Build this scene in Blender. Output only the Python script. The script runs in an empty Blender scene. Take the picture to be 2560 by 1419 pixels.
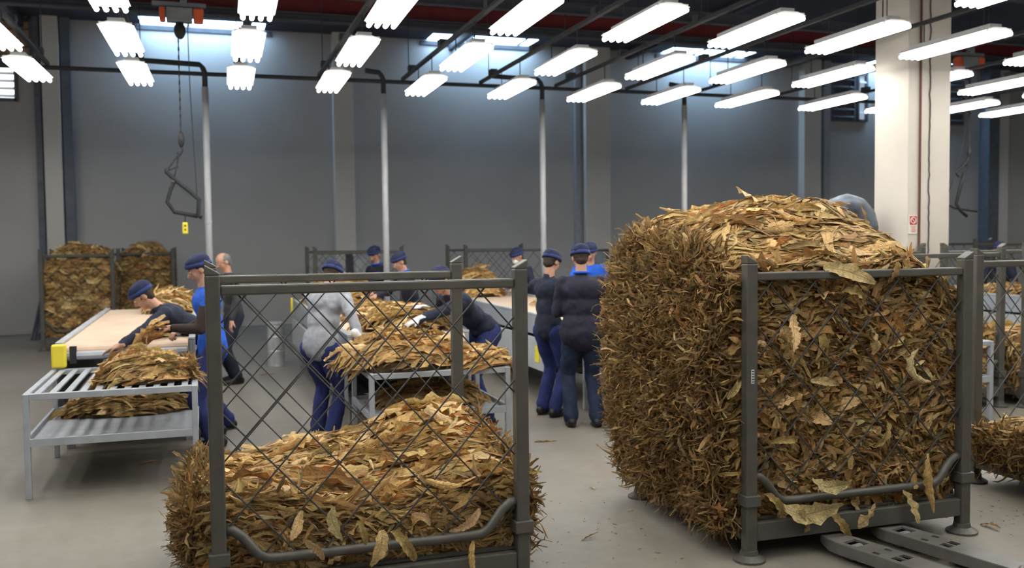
import bpy, bmesh, math, random
import numpy as np
from mathutils import Vector, Matrix, Quaternion

SC = bpy.context.scene
COL = SC.collection
RNG = np.random.default_rng(7)
random.seed(7)

# ------------------------------------------------------------------ camera
A_, P_, R_, CAMH = math.radians(18.1), math.radians(2.82), .0106, 1.75
r0 = Vector((math.cos(A_), -math.sin(A_), 0))
fw = Vector((math.sin(A_)*math.cos(P_), math.cos(A_)*math.cos(P_), -math.sin(P_)))
u0 = r0.cross(fw)
cr = math.cos(R_)*r0 - math.sin(R_)*u0
cu = math.sin(R_)*r0 + math.cos(R_)*u0
cam = bpy.data.cameras.new('camera')
cam.sensor_width = 36
cam.lens = 2350/2560*36
cam.clip_start = .05
cam.clip_end = 200
cam.dof.use_dof = True
cam.dof.focus_distance = 5.1
cam.dof.aperture_fstop = 2.2
camo = bpy.data.objects.new('camera', cam)
COL.objects.link(camo)
camo.matrix_world = Matrix.Translation((0, 0, CAMH)) @ Matrix((cr, cu, -fw)).transposed().to_4x4()
SC.camera = camo

# ------------------------------------------------------------------ world, exposure
w = bpy.data.worlds.new('world')
SC.world = w
w.use_nodes = True
w.node_tree.nodes['Background'].inputs[0].default_value = (.55, .72, 1, 1)
w.node_tree.nodes['Background'].inputs[1].default_value = 1.0
SC.view_settings.view_transform = 'Standard'
SC.view_settings.look = 'None'
SC.view_settings.gamma = 1
SC.view_settings.use_curve_mapping = False
SC.view_settings.exposure = 0.0
TUBE_STRENGTH = 13.5
SKY_STRENGTH = 16.0

# ------------------------------------------------------------------ materials
def nodes_of(m):
    m.use_nodes = True
    return m.node_tree.nodes, m.node_tree.links

def mat(name, col, rough=.6, metal=0., var=.12, scale=6., bump=0., bscale=40., col2=None, spec=.4, detail=6, stretch=None):
    """principled with noise-driven colour variation and optional relief"""
    m = bpy.data.materials.new(name)
    N, L = nodes_of(m)
    b = N['Principled BSDF']
    b.inputs['Roughness'].default_value = rough
    b.inputs['Metallic'].default_value = metal
    b.inputs['Specular IOR Level'].default_value = spec
    tc = N.new('ShaderNodeTexCoord')
    src = tc.outputs['Object']
    if stretch:
        mp = N.new('ShaderNodeMapping'); mp.inputs['Scale'].default_value = stretch
        L.new(src, mp.inputs[0]); src = mp.outputs[0]
    nz = N.new('ShaderNodeTexNoise'); nz.inputs['Scale'].default_value = scale; nz.inputs['Detail'].default_value = detail
    L.new(src, nz.inputs['Vector'])
    rp = N.new('ShaderNodeValToRGB')
    c2 = col2 or tuple(min(1, c*(1+var*1.2)) for c in col)
    c1 = tuple(c*(1-var) for c in col)
    rp.color_ramp.elements[0].position = .3; rp.color_ramp.elements[0].color = (*c1, 1)
    rp.color_ramp.elements[1].position = .7; rp.color_ramp.elements[1].color = (*c2, 1)
    L.new(nz.outputs['Fac'], rp.inputs[0]); L.new(rp.outputs[0], b.inputs['Base Color'])
    if bump:
        n2 = N.new('ShaderNodeTexNoise'); n2.inputs['Scale'].default_value = bscale; n2.inputs['Detail'].default_value = 4
        L.new(src, n2.inputs['Vector'])
        bp = N.new('ShaderNodeBump'); bp.inputs['Strength'].default_value = bump; bp.inputs['Distance'].default_value = .01
        L.new(n2.outputs['Fac'], bp.inputs['Height']); L.new(bp.outputs[0], b.inputs['Normal'])
    return m

def emis(name, col, s):
    m = bpy.data.materials.new(name)
    N, L = nodes_of(m)
    b = N['Principled BSDF']
    b.inputs['Base Color'].default_value = (.8, .8, .8, 1)
    b.inputs['Emission Color'].default_value = (*col, 1)
    b.inputs['Emission Strength'].default_value = s
    return m

def leaf_mat(name, gain=1., trans=.12):
    m = bpy.data.materials.new(name)
    N, L = nodes_of(m)
    b = N['Principled BSDF']
    b.inputs['Roughness'].default_value = .55
    b.inputs['Specular IOR Level'].default_value = .35
    at = N.new('ShaderNodeAttribute'); at.attribute_name = 'tint'
    uv = N.new('ShaderNodeAttribute'); uv.attribute_name = 'luv'
    sep = N.new('ShaderNodeSeparateXYZ'); L.new(uv.outputs['Vector'], sep.inputs[0])
    # side veins: bands slanting from the midrib
    ab = N.new('ShaderNodeMath'); ab.operation = 'ABSOLUTE'; L.new(sep.outputs['X'], ab.inputs[0])
    m1 = N.new('ShaderNodeMath'); m1.operation = 'MULTIPLY_ADD'; m1.inputs[1].default_value = -5.; L.new(ab.outputs[0], m1.inputs[0])
    m2 = N.new('ShaderNodeMath'); m2.operation = 'MULTIPLY'; m2.inputs[1].default_value = 60.; L.new(sep.outputs['Y'], m2.inputs[0])
    L.new(m2.outputs[0], m1.inputs[2])
    sn = N.new('ShaderNodeMath'); sn.operation = 'SINE'; L.new(m1.outputs[0], sn.inputs[0])
    pw = N.new('ShaderNodeMapRange'); pw.inputs[1].default_value = .75; pw.inputs[2].default_value = 1.; pw.inputs[3].default_value = 0; pw.inputs[4].default_value = .35
    L.new(sn.outputs[0], pw.inputs[0])
    rib = N.new('ShaderNodeMapRange'); rib.inputs[1].default_value = .0; rib.inputs[2].default_value = .12; rib.inputs[3].default_value = .6; rib.inputs[4].default_value = 0
    L.new(ab.outputs[0], rib.inputs[0])
    ad = N.new('ShaderNodeMath'); ad.operation = 'MAXIMUM'; L.new(pw.outputs[0], ad.inputs[0]); L.new(rib.outputs[0], ad.inputs[1])
    tc = N.new('ShaderNodeTexCoord')
    nz = N.new('ShaderNodeTexNoise'); nz.inputs['Scale'].default_value = 14; nz.inputs['Detail'].default_value = 8; nz.inputs['Roughness'].default_value = .7
    L.new(tc.outputs['Object'], nz.inputs['Vector'])
    mr = N.new('ShaderNodeMapRange'); mr.inputs[1].default_value = .3; mr.inputs[2].default_value = .7; mr.inputs[3].default_value = .55*gain; mr.inputs[4].default_value = 1.3*gain
    L.new(nz.outputs['Fac'], mr.inputs[0])
    sc = N.new('ShaderNodeVectorMath'); sc.operation = 'SCALE'; L.new(at.outputs['Color'], sc.inputs[0]); L.new(mr.outputs[0], sc.inputs['Scale'])
    mx = N.new('ShaderNodeMix'); mx.data_type = 'RGBA'
    L.new(ad.outputs[0], mx.inputs['Factor']); L.new(sc.outputs[0], mx.inputs['A']); mx.inputs['B'].default_value = (.40, .27, .12, 1)
    L.new(mx.outputs['Result'], b.inputs['Base Color'])
    bp = N.new('ShaderNodeBump'); bp.inputs['Strength'].default_value = .8; bp.inputs['Distance'].default_value = .009
    nb = N.new('ShaderNodeTexNoise'); nb.inputs['Scale'].default_value = 45; nb.inputs['Detail'].default_value = 5
    L.new(tc.outputs['Object'], nb.inputs['Vector'])
    wm = N.new('ShaderNodeVectorMath'); wm.operation = 'MULTIPLY'; wm.inputs[1].default_value = (2.6, 7., 0); L.new(uv.outputs['Vector'], wm.inputs[0])
    wo = N.new('ShaderNodeVectorMath'); wo.operation = 'MULTIPLY_ADD'; wo.inputs[1].default_value = (9., 7., 8.); L.new(at.outputs['Color'], wo.inputs[0]); L.new(wm.outputs[0], wo.inputs[2])
    wn = N.new('ShaderNodeTexNoise'); wn.inputs['Scale'].default_value = 1.5; wn.inputs['Detail'].default_value = 5; wn.inputs['Roughness'].default_value = .65; L.new(wo.outputs[0], wn.inputs['Vector'])
    w2 = N.new('ShaderNodeMath'); w2.operation = 'MULTIPLY_ADD'; w2.inputs[1].default_value = 2.6; L.new(wn.outputs['Fac'], w2.inputs[0]); L.new(nb.outputs['Fac'], w2.inputs[2])
    sm = N.new('ShaderNodeMath'); sm.operation = 'ADD'; L.new(w2.outputs[0], sm.inputs[0]); L.new(ad.outputs[0], sm.inputs[1])
    L.new(sm.outputs[0], bp.inputs['Height']); L.new(bp.outputs[0], b.inputs['Normal'])
    tr = N.new('ShaderNodeBsdfTranslucent'); L.new(mx.outputs['Result'], tr.inputs['Color'])
    ms = N.new('ShaderNodeMixShader'); ms.inputs[0].default_value = trans
    L.new(b.outputs[0], ms.inputs[1]); L.new(tr.outputs[0], ms.inputs[2])
    L.new(ms.outputs[0], N['Material Output'].inputs['Surface'])
    return m

M = {}
M['wall'] = mat('wall_paint', (.475, .475, .48), .75, var=.06, scale=.7, bump=.05)
M['pilaster'] = mat('pilaster_paint', (.66, .65, .63), .7, var=.06, scale=1.)
M['pillar'] = mat('pillar_paint', (.60, .555, .495), .6, var=.05, scale=1.5, bump=.05)
M['ceiling'] = mat('ceiling_sheet', (.05, .052, .075), .8, var=.2, scale=1)
M['red_steel'] = mat('red_steel', (.16, .02, .02), .6, var=.2)
M['dark_steel'] = mat('dark_steel', (.055, .058, .075), .6, var=.2)
M['cage'] = mat('cage_paint', (.083, .080, .068), .42, var=.15, scale=9, bump=.06, spec=.5)
M['wire'] = mat('wire_steel', (.055, .055, .055), .5, metal=.2, var=.2, scale=30)
M['bin_metal'] = mat('galvanised', (.5, .52, .54), .4, metal=.5, var=.15, scale=10)
M['table'] = mat('table_steel', (.40, .43, .47), .42, metal=.3, var=.1, scale=8)
M['conv'] = mat('conveyor_steel', (.33, .36, .40), .45, metal=.2, var=.12, scale=3)
M['conv_light'] = mat('conveyor_panel', (.42, .44, .46), .45, metal=.15, var=.1, scale=3)
M['belt'] = mat('belt', (.60, .45, .33), .6, var=.08, scale=5)
M['black'] = mat('black_rubber', (.02, .02, .022), .6, var=.2)
M['pole'] = mat('pole_white', (.40, .41, .43), .45, var=.05)
M['pipe'] = mat('pipe_dark', (.022, .024, .028), .75, var=.2)
M['down_pipe'] = mat('down_pipe', (.13, .15, .19), .5, var=.15)
M['housing'] = mat('lamp_housing', (.55, .55, .55), .5, var=.05)
M['reflector'] = mat('lamp_reflector', (.85, .85, .85), .35, var=.02)
M['yellow'] = mat('yellow_plastic', (.75, .62, .05), .5, var=.06)
M['orange'] = mat('orange_paint', (.62, .11, .04), .5, var=.15)
M['grey_paint'] = mat('grey_paint', (.2, .21, .23), .5, var=.15)
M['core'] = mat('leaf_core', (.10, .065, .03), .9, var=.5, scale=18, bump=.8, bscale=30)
M['leaf'] = leaf_mat('tobacco_leaf', 1.2)
M['truck'] = mat('fork_paint', (.15, .145, .135), .42, var=.2, scale=7, bump=.1, metal=.2)
M['skin'] = mat('skin', (.48, .26, .18), .5, var=.06, scale=12)
M['hair'] = mat('hair', (.035, .022, .015), .7, var=.3, scale=40)
M['hair_grey'] = mat('hair_grey', (.16, .15, .14), .7, var=.3, scale=40)
M['navy'] = mat('navy_cloth', (.012, .016, .034), .85, var=.2, scale=9, bump=.3, bscale=25)
M['navy2'] = mat('navy_jacket', (.012, .012, .028), .8, var=.2, scale=9, bump=.3, bscale=25)
M['trouser'] = mat('blue_trouser', (.017, .027, .12), .85, var=.2, scale=9, bump=.3, bscale=25)
M['jean'] = mat('dark_jean', (.013, .022, .055), .85, var=.25, scale=14, bump=.3, bscale=25)
M['blue'] = mat('royal_blue', (.01, .09, .52), .8, var=.12, scale=9, bump=.3, bscale=25)
M['hoodie'] = mat('grey_hoodie', (.27, .28, .31), .9, var=.15, scale=20, bump=.3, bscale=25)
M['darkgrey_cloth'] = mat('dark_jacket', (.035, .036, .04), .85, var=.2, scale=9)
M['cap'] = mat('cap_navy', (.012, .017, .055), .85, var=.15, scale=14, bump=.2)
M['cap_band'] = mat('cap_band', (.018, .034, .13), .8, var=.15, scale=14)
M['white_glove'] = mat('white_glove', (.62, .63, .66), .7, var=.08, scale=20)
M['eye'] = mat('eye_dark', (.03, .02, .02), .3)
M['lip'] = mat('lip', (.35, .12, .1), .5)
M['brown_cloth'] = mat('dark_brown_cloth', (.03, .018, .016), .85, var=.2)
M['shoe'] = mat('shoe', (.012, .012, .014), .5)
M['paper'] = mat('paper', (.75, .76, .8), .7, var=.03)
M['red_sign'] = mat('red_sign', (.55, .03, .02), .5)
M['orange_sign'] = mat('orange_sign', (.6, .2, .1), .5)
M['white'] = mat('white_plastic', (.7, .7, .68), .5, var=.04)
M['brown_pipe'] = mat('brown_pipe', (.12, .045, .035), .5)
M['duct'] = mat('duct_foil', (.16, .19, .24), .38, metal=.3, var=.2, scale=12, bump=.3)
M['louver'] = mat('louver', (.12, .13, .16), .6, var=.15)
M['louver_beige'] = mat('louver_beige', (.5, .36, .25), .6, var=.15)
M['crack'] = mat('cable_dark', (.07, .06, .055), .7, var=.3)
M['glass_pane'] = mat('pane_blue', (.16, .20, .24), .2, var=.1)
M['tube'] = emis('lamp_tube', (1.0, .985, .93), TUBE_STRENGTH)
M['sky_glass'] = emis('sky_glass', (.46, .72, 1.0), SKY_STRENGTH)
M['day_glass'] = emis('day_glass', (.85, .93, 1.0), 2.4)
M['dim_glass'] = emis('dim_glass', (.5, .65, .85), .5)
M['pale_pipe'] = mat('pale_pipe', (.36, .39, .44), .5, var=.08)

# floor material: worn beige-grey concrete
def floor_mat():
    m = bpy.data.materials.new('concrete_floor')
    N, L = nodes_of(m); b = N['Principled BSDF']
    tc = N.new('ShaderNodeTexCoord')
    n1 = N.new('ShaderNodeTexNoise'); n1.inputs['Scale'].default_value = .6; n1.inputs['Detail'].default_value = 8
    n2 = N.new('ShaderNodeTexNoise'); n2.inputs['Scale'].default_value = 9; n2.inputs['Detail'].default_value = 10; n2.inputs['Roughness'].default_value = .7
    L.new(tc.outputs['Object'], n1.inputs[0]); L.new(tc.outputs['Object'], n2.inputs[0])
    r1 = N.new('ShaderNodeValToRGB')
    r1.color_ramp.elements[0].position = .3; r1.color_ramp.elements[0].color = (.195, .175, .145, 1)
    r1.color_ramp.elements[1].position = .7; r1.color_ramp.elements[1].color = (.265, .245, .215, 1)
    L.new(n1.outputs['Fac'], r1.inputs[0])
    r2 = N.new('ShaderNodeValToRGB')
    r2.color_ramp.elements[0].position = .35; r2.color_ramp.elements[0].color = (.82, .8, .78, 1)
    r2.color_ramp.elements[1].position = .62; r2.color_ramp.elements[1].color = (1, 1, 1, 1)
    L.new(n2.outputs['Fac'], r2.inputs[0])
    mx = N.new('ShaderNodeMix'); mx.data_type = 'RGBA'; mx.blend_type = 'MULTIPLY'; mx.inputs['Factor'].default_value = 1
    L.new(r1.outputs[0], mx.inputs['A']); L.new(r2.outputs[0], mx.inputs['B']); L.new(mx.outputs['Result'], b.inputs['Base Color'])
    rr = N.new('ShaderNodeMapRange'); rr.inputs[3].default_value = .38; rr.inputs[4].default_value = .6
    L.new(n2.outputs['Fac'], rr.inputs[0]); L.new(rr.outputs[0], b.inputs['Roughness'])
    bp = N.new('ShaderNodeBump'); bp.inputs['Strength'].default_value = .08; bp.inputs['Distance'].default_value = .01
    L.new(n2.outputs['Fac'], bp.inputs['Height']); L.new(bp.outputs[0], b.inputs['Normal'])
    return m
M['floor'] = floor_mat()

# ------------------------------------------------------------------ mesh helpers
class MB:
    def __init__(s): s.v = []; s.f = []
    def add(s, vs, fs):
        o = len(s.v); s.v += [tuple(v) for v in vs]; s.f += [tuple(i+o for i in f) for f in fs]; return s
    def box(s, c, d, rot=None):
        x, y, z = d[0]/2, d[1]/2, d[2]/2
        vs = [Vector((a, b, e)) for a in (-x, x) for b in (-y, y) for e in (-z, z)]
        if rot is not None: vs = [rot @ v for v in vs]
        c = Vector(c)
        return s.add([v+c for v in vs], [(0, 1, 3, 2), (4, 6, 7, 5), (0, 4, 5, 1), (2, 3, 7, 6), (0, 2, 6, 4), (1, 5, 7, 3)])
    def cyl(s, a, b, r, r2=None, n=10, cap=True):
        a, b = Vector(a), Vector(b); r2 = r if r2 is None else r2
        d = (b-a).normalized(); q = d.to_track_quat('Z', 'Y')
        vs = []
        for P, R in ((a, r), (b, r2)):
            for i in range(n):
                t = 2*math.pi*i/n; vs.append(P + q @ Vector((R*math.cos(t), R*math.sin(t), 0)))
        fs = [(i, (i+1) % n, n+(i+1) % n, n+i) for i in range(n)]
        if cap: fs += [tuple(range(n-1, -1, -1)), tuple(range(n, 2*n))]
        return s.add(vs, fs)
    def tube(s, pts, r, n=8, closed=False):
        pts = [Vector(p) for p in pts]; k = len(pts); vs = []; prev = None
        rr = r if hasattr(r, '__len__') else [r]*k
        for i, p in enumerate(pts):
            if closed: d = pts[(i+1) % k]-pts[i-1]
            else: d = pts[min(i+1, k-1)]-pts[max(i-1, 0)]
            d.normalize()
            if prev is None: q = d.to_track_quat('Z', 'Y')
            else: q = prev[0].rotation_difference(d) @ prev[1]
            prev = (d, q)
            for j in range(n):
                t = 2*math.pi*j/n; vs.append(p + q @ Vector((rr[i]*math.cos(t), rr[i]*math.sin(t), 0)))
        fs = []
        for i in range(k if closed else k-1):
            a, b = i*n, ((i+1) % k)*n
            fs += [(a+j, a+(j+1) % n, b+(j+1) % n, b+j) for j in range(n)]
        if not closed: fs += [tuple(range(n-1, -1, -1)), tuple(range((k-1)*n, k*n))]
        return s.add(vs, fs)
    def lathe(s, c, prof, n=20, rot=None):
        c = Vector(c); vs = []
        for (r, z) in prof:
            for j in range(n):
                t = 2*math.pi*j/n; v = Vector((r*math.cos(t), r*math.sin(t), z))
                if rot is not None: v = rot @ v
                vs.append(v+c)
        fs = []
        for i in range(len(prof)-1):
            fs += [(i*n+j, i*n+(j+1) % n, (i+1)*n+(j+1) % n, (i+1)*n+j) for j in range(n)]
        fs += [tuple(range(n-1, -1, -1)), tuple(range((len(prof)-1)*n, len(prof)*n))]
        return s.add(vs, fs)
    def ell(s, c, r, rot=None, nu=14, nv=8):
        c = Vector(c); vs = [(0, 0, -1)]; fs = []
        for i in range(1, nv):
            ph = -math.pi/2+math.pi*i/nv
            for j in range(nu):
                t = 2*math.pi*j/nu; vs.append((math.cos(ph)*math.cos(t), math.cos(ph)*math.sin(t), math.sin(ph)))
        vs.append((0, 0, 1)); out = []
        for v in vs:
            v = Vector((v[0]*r[0], v[1]*r[1], v[2]*r[2]))
            if rot is not None: v = rot @ v
            out.append(v+c)
        for j in range(nu): fs.append((0, 1+(j+1) % nu, 1+j))
        for i in range(nv-2):
            for j in range(nu):
                a = 1+i*nu; fs.append((a+j, a+(j+1) % nu, a+nu+(j+1) % nu, a+nu+j))
        t = len(vs)-1; a = 1+(nv-2)*nu
        for j in range(nu): fs.append((a+j, a+(j+1) % nu, t))
        return s.add(out, fs)
    def mesh(s, name):
        me = bpy.data.meshes.new(name); me.from_pydata(s.v, [], s.f); me.update(); return me
    def build(s, name, m, parent=None, loc=None, bevel=0, smooth=False):
        me = s.mesh(name); me.materials.append(M[m] if isinstance(m, str) else m)
        if smooth: me.polygons.foreach_set('use_smooth', [True]*len(me.polygons))
        o = bpy.data.objects.new(name, me); COL.objects.link(o)
        if parent is not None: o.parent = parent
        if loc is not None: o.location = loc
        if bevel:
            b = o.modifiers.new('b', 'BEVEL'); b.width = bevel; b.segments = 2; b.limit_method = 'ANGLE'
        return o

def tag(o, label, cat, group=None, kind=None):
    o['label'] = label; o['category'] = cat
    if group: o['group'] = group
    if kind: o['kind'] = kind
    return o

def thing(name, label, cat, loc=(0, 0, 0), rz=0, group=None):
    o = bpy.data.objects.new(name, None); COL.objects.link(o)
    o.location = loc; o.rotation_euler = (0, 0, rz); o.empty_display_size = .1
    return tag(o, label, cat, group)

def struct(o, label=None, cat=None):
    o['kind'] = 'structure'
    if label: o['label'] = label
    if cat: o['category'] = cat
    return o

def copy_tree(o, parent=None):
    c = o.copy(); COL.objects.link(c); c.parent = parent
    for ch in list(o.children): copy_tree(ch, c)
    return c

# ------------------------------------------------------------------ room shell
YW, ZC = 19.99, 6.02
XL, XR, YB = -6.5, 25.0, -7.0
struct(MB().box(((XL+XR)/2, (YB+YW)/2, -.1), (XR-XL+.6, YW-YB+.6, .2)).build('floor', 'floor'), 'worn beige-grey concrete factory floor', 'floor')
wb = struct(MB().box(((XL+XR)/2, YW+.1, ZC/2+.2), (XR-XL, .2, ZC+.4)).build('wall_back', 'wall'), 'tall grey painted back wall of the hall', 'wall')
struct(MB().box((XL-.1, (YB+YW)/2, ZC/2), (.2, YW-YB, ZC)).build('wall_left', 'wall'), 'grey side wall left of the hall', 'wall')
struct(MB().box((XR+.1, (YB+YW)/2, ZC/2), (.2, YW-YB, ZC)).build('wall_right', 'wall'), 'grey side wall right of the hall', 'wall')
struct(MB().box(((XL+XR)/2, YB-.1, ZC/2), (XR-XL, .2, ZC)).build('wall_front', 'wall'), 'grey wall behind the viewer', 'wall')
# ceiling with skylight slots along the back wall
slots = [(-1.08, 1.27), (4.66, 7.02), (10.25, 12.45), (15.9, 18.2)]
SY0 = YW-.62
cm = MB().box(((XL+XR)/2, (YB+SY0)/2, ZC+.1), (XR-XL+.4, SY0-YB, .2))
xs = [XL-.2] + [v for s in slots for v in s] + [XR+.2]
for i in range(0, len(xs), 2):
    cm.box(((xs[i]+xs[i+1])/2, (SY0+YW+.1)/2, ZC+.1), (xs[i+1]-xs[i], YW+.1-SY0, .2))
struct(cm.build('ceiling', 'ceiling'), 'dark metal sheet ceiling', 'ceiling')
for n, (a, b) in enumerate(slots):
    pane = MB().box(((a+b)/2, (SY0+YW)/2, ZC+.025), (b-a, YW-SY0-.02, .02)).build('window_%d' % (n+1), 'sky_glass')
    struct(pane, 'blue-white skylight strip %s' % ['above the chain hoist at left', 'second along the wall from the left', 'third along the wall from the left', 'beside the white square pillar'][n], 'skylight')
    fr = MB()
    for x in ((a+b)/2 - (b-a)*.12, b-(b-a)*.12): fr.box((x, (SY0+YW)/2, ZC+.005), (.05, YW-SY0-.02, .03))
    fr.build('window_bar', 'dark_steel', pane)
    MB().box(((a+b)/2, YW-.02, ZC-.075), (b-a+.3, .04, .09)).build('shadow_strip', 'dark_steel', pane)  # dark strip standing in for the shadow line below the skylight
# pilasters on the back wall
for n, (x0, x1) in enumerate([(-2.83, -2.53), (2.62, 3.03), (8.25, 8.85), (14.02, 14.5), (20.0, 20.38)]):
    struct(MB().box(((x0+x1)/2, YW-.12, ZC/2), (x1-x0, .24, ZC)).build('pilaster', 'pilaster'),
           'pale pilaster on the back wall %s' % ['behind the caged leaf bales', 'between first and second skylight', 'between second and third skylight', 'between third skylight and square pillar', 'at far right'][n], 'pilaster')
# down pipes on the back wall
for n, (x, r, lab) in enumerate([(-2.93, .055, 'dark grey square downpipe left of the first pilaster'), (-2.42, .085, 'dark blue-grey downpipe right of the first pilaster'),
                      (8.1, .05, 'thin pale blue-grey downpipe left of the pilaster in the middle'), (14.72, .09, 'pale blue-grey downpipe right of the pilaster by the square pillar'),
                      (19.78, .17, 'wide dark blue-grey downpipe right of the square pillar'), (20.5, .04, 'thin dark conduit at the far right of the back wall')]):
    b = MB().box((0, 0, ZC/2), (2*r, 2*r, ZC))
    o = b.build('downpipe', 'pale_pipe' if n in (2, 3) else 'down_pipe', loc=(x, YW-r-.01, 0)); tag(o, lab, 'pipe', 'downpipes on the back wall')
# ceiling beams
for n, (y, z, h, mt, lab) in enumerate([(14.0, 5.13, .22, 'red_steel', 'dark red steel beam crossing the hall under the ceiling'), (13.9, 4.93, .10, 'dark_steel', 'thin dark rail just below the red beam'),
                           (17.6, 5.96, .10, 'dark_steel', 'dark steel beam near the back wall'), (11.0, 5.3, .3, 'dark_steel', 'dark steel beam over the sorting lines')]):
    m_ = MB().box((0, 0, h/2), (XR-XL, .06, .02)).box((0, 0, -h/2), (XR-XL, .16, .02)).box((0, 0, 0), (XR-XL, .03, h)).box((0, 0, h/2), (XR-XL, .16, .02))
    struct(m_.build('ceiling_beam', mt, loc=((XL+XR)/2, y, z)), lab, 'beam')
for n, x in enumerate((-3.2, .9, 5.2, 9.4, 13.6)):
    struct(MB().box((0, 0, 0), (.12, YW-YB, .2)).build('ceiling_joist', 'dark_steel', loc=(x, (YW+YB)/2, 5.92)), 'dark steel joist running towards the back wall', 'joist')
# louvred window in the back wall, top left
def louver_window(n, x0, x1, z0, z1, slats, mt, glass, lab):
    root = MB().box(((x0+x1)/2, YW-.005, (z0+z1)/2), (x1-x0, .01, z1-z0)).build('window_%d' % n, glass)
    struct(root, lab, 'window')
    f = MB()
    for x in (x0, x1): f.box((x, YW-.04, (z0+z1)/2), (.06, .08, z1-z0+.06))
    for z in (z0, z1): f.box(((x0+x1)/2, YW-.04, z), (x1-x0, .08, .06))
    f.build('window_frame', 'louver', root)
    for k in range(slats):
        z = z0+(z1-z0)*(k+.5)/slats
        MB().box((0, 0, 0), (x1-x0-.06, .09, .015), Matrix.Rotation(math.radians(38), 3, 'X')).build('slat', mt, root, loc=((x0+x1)/2, YW-.07, z))
louver_window(6, -4.6, -3.02, 5.2, 6.0, 5, 'louver_beige', 'louver_beige', 'beige louvred window high on the wall at far left')
louver_window(7, -4.6, -3.30, 4.45, 5.15, 5, 'white', 'day_glass', 'bright louvred window below the beige louvres at far left')
louver_window(8, 14.95, 15.62, 4.6, 5.7, 6, 'louver', 'louver', 'dark louvred vent on the wall left of the square pillar')
louver_window(10, 15.72, 15.98, 4.6, 5.75, 3, 'white', 'dim_glass', 'narrow pale blue window slot left of the square pillar')
louver_window(9, 18.4, 19.0, 4.6, 5.7, 6, 'louver', 'louver', 'dark louvred vent on the wall right of the square pillar')
# square pillar
px0, px1, py0, py1 = 7.45, 8.03, 8.6, 9.15
pil = struct(MB().box(((px0+px1)/2, (py0+py1)/2, ZC/2), (px1-px0, py1-py0, ZC)).build('pillar', 'pillar', bevel=.012), 'cream white square concrete pillar behind the big leaf heap', 'pillar')
MB().tube([(7.60, py0-.015, z) for z in (0, 2, 4, 6)], .013).build('conduit', 'brown_pipe', pil)
rr_ = random.Random(3)
MB().tube([(7.735+rr_.uniform(-.008, .008), py0-.006, z*.06) for z in range(0, 101)], .008, n=5).build('cable', 'crack', pil)
sg = thing('wall_sign', 'small white sign with red ring symbol on the square pillar', 'sign', (7.525, py0-.004, 1.85))
MB().box((0, 0, 0), (.115, .006, .21)).build('board', 'white', sg)
MB().box((0, -.004, .045), (.095, .003, .095)).build('red_field', 'red_sign', sg)
t_ = [(.034*math.cos(a), -.007, .045+.034*math.sin(a)) for a in np.linspace(0, 2*math.pi, 20, endpoint=False)]
MB().tube(t_, .005, n=6, closed=True).tube([(-.024, -.007, .069), (.024, -.007, .021)], .005, n=6).build('ring_symbol', 'white', sg)
m_ = MB()
for k in range(4): m_.box((0, -.004, -.025-.018*k), (.08 if k % 2 == 0 else .06, .002, .008))
m_.build('text_lines', 'orange_sign', sg)

# ------------------------------------------------------------------ ceiling lamps
LAMP_Z = 3.6
def make_lamp():
    root = bpy.data.objects.new('ceiling_light', None); COL.objects.link(root)
    L = 1.2
    MB().box((0, 0, .075), (.14, L-.1, .055)).build('housing', 'housing', root, bevel=.006)
    MB().add([(-.15, -L/2, .03), (.15, -L/2, .03), (.07, -L/2, .06), (-.07, -L/2, .06), (-.15, L/2, .03), (.15, L/2, .03), (.07, L/2, .06), (-.07, L/2, .06)],
             [(3, 2, 1, 0), (4, 5, 6, 7), (0, 1, 5, 4), (1, 2, 6, 5), (2, 3, 7, 6), (3, 0, 4, 7)]).build('reflector', 'reflector', root)
    tb = MB().cyl((0, -L/2-.02, 0), (0, L/2+.02, 0), .021, n=8).mesh('tube'); tb.materials.append(M['tube'])
    for x in (-.108, -.036, .036, .108):
        o = bpy.data.objects.new('tube', tb); COL.objects.link(o); o.parent = root; o.location = (x, 0, .0)
    for s in (-1, 1): MB().box((0, s*(L/2-.012), .036), (.27, .02, .035)).build('end_cap', 'housing', root)
    for y in (-.4, .4): MB().cyl((0, y, .1), (0, y, .30), .006, n=6).build('hanger', 'pipe', root)
    return root
lamp0 = make_lamp()
rowsX = [-1.75, -.67, .45, 1.50, 2.62, 3.72, 4.84, 5.95, 7.11, 8.50, 9.68, 10.78, 11.85]
colsY = [(3.1, 'sixth'), (5.62, 'fifth'), (7.62, 'fourth'), (9.50, 'third'), (11.35, 'second')]
colsY = [(3.70, 'nearest the viewer, added unseen as fill'), (5.60, 'fourth from its far end'), (7.60, 'third from its far end'), (9.50, 'second from its far end'), (11.35, 'at its far end')]  # the nearest lamps are added out of view to light the foreground
ordn = ['first', 'second', 'third', 'fourth', 'fifth', 'sixth', 'seventh', 'eighth', 'ninth', 'tenth', 'eleventh', 'twelfth', 'thirteenth']
first = True
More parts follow.
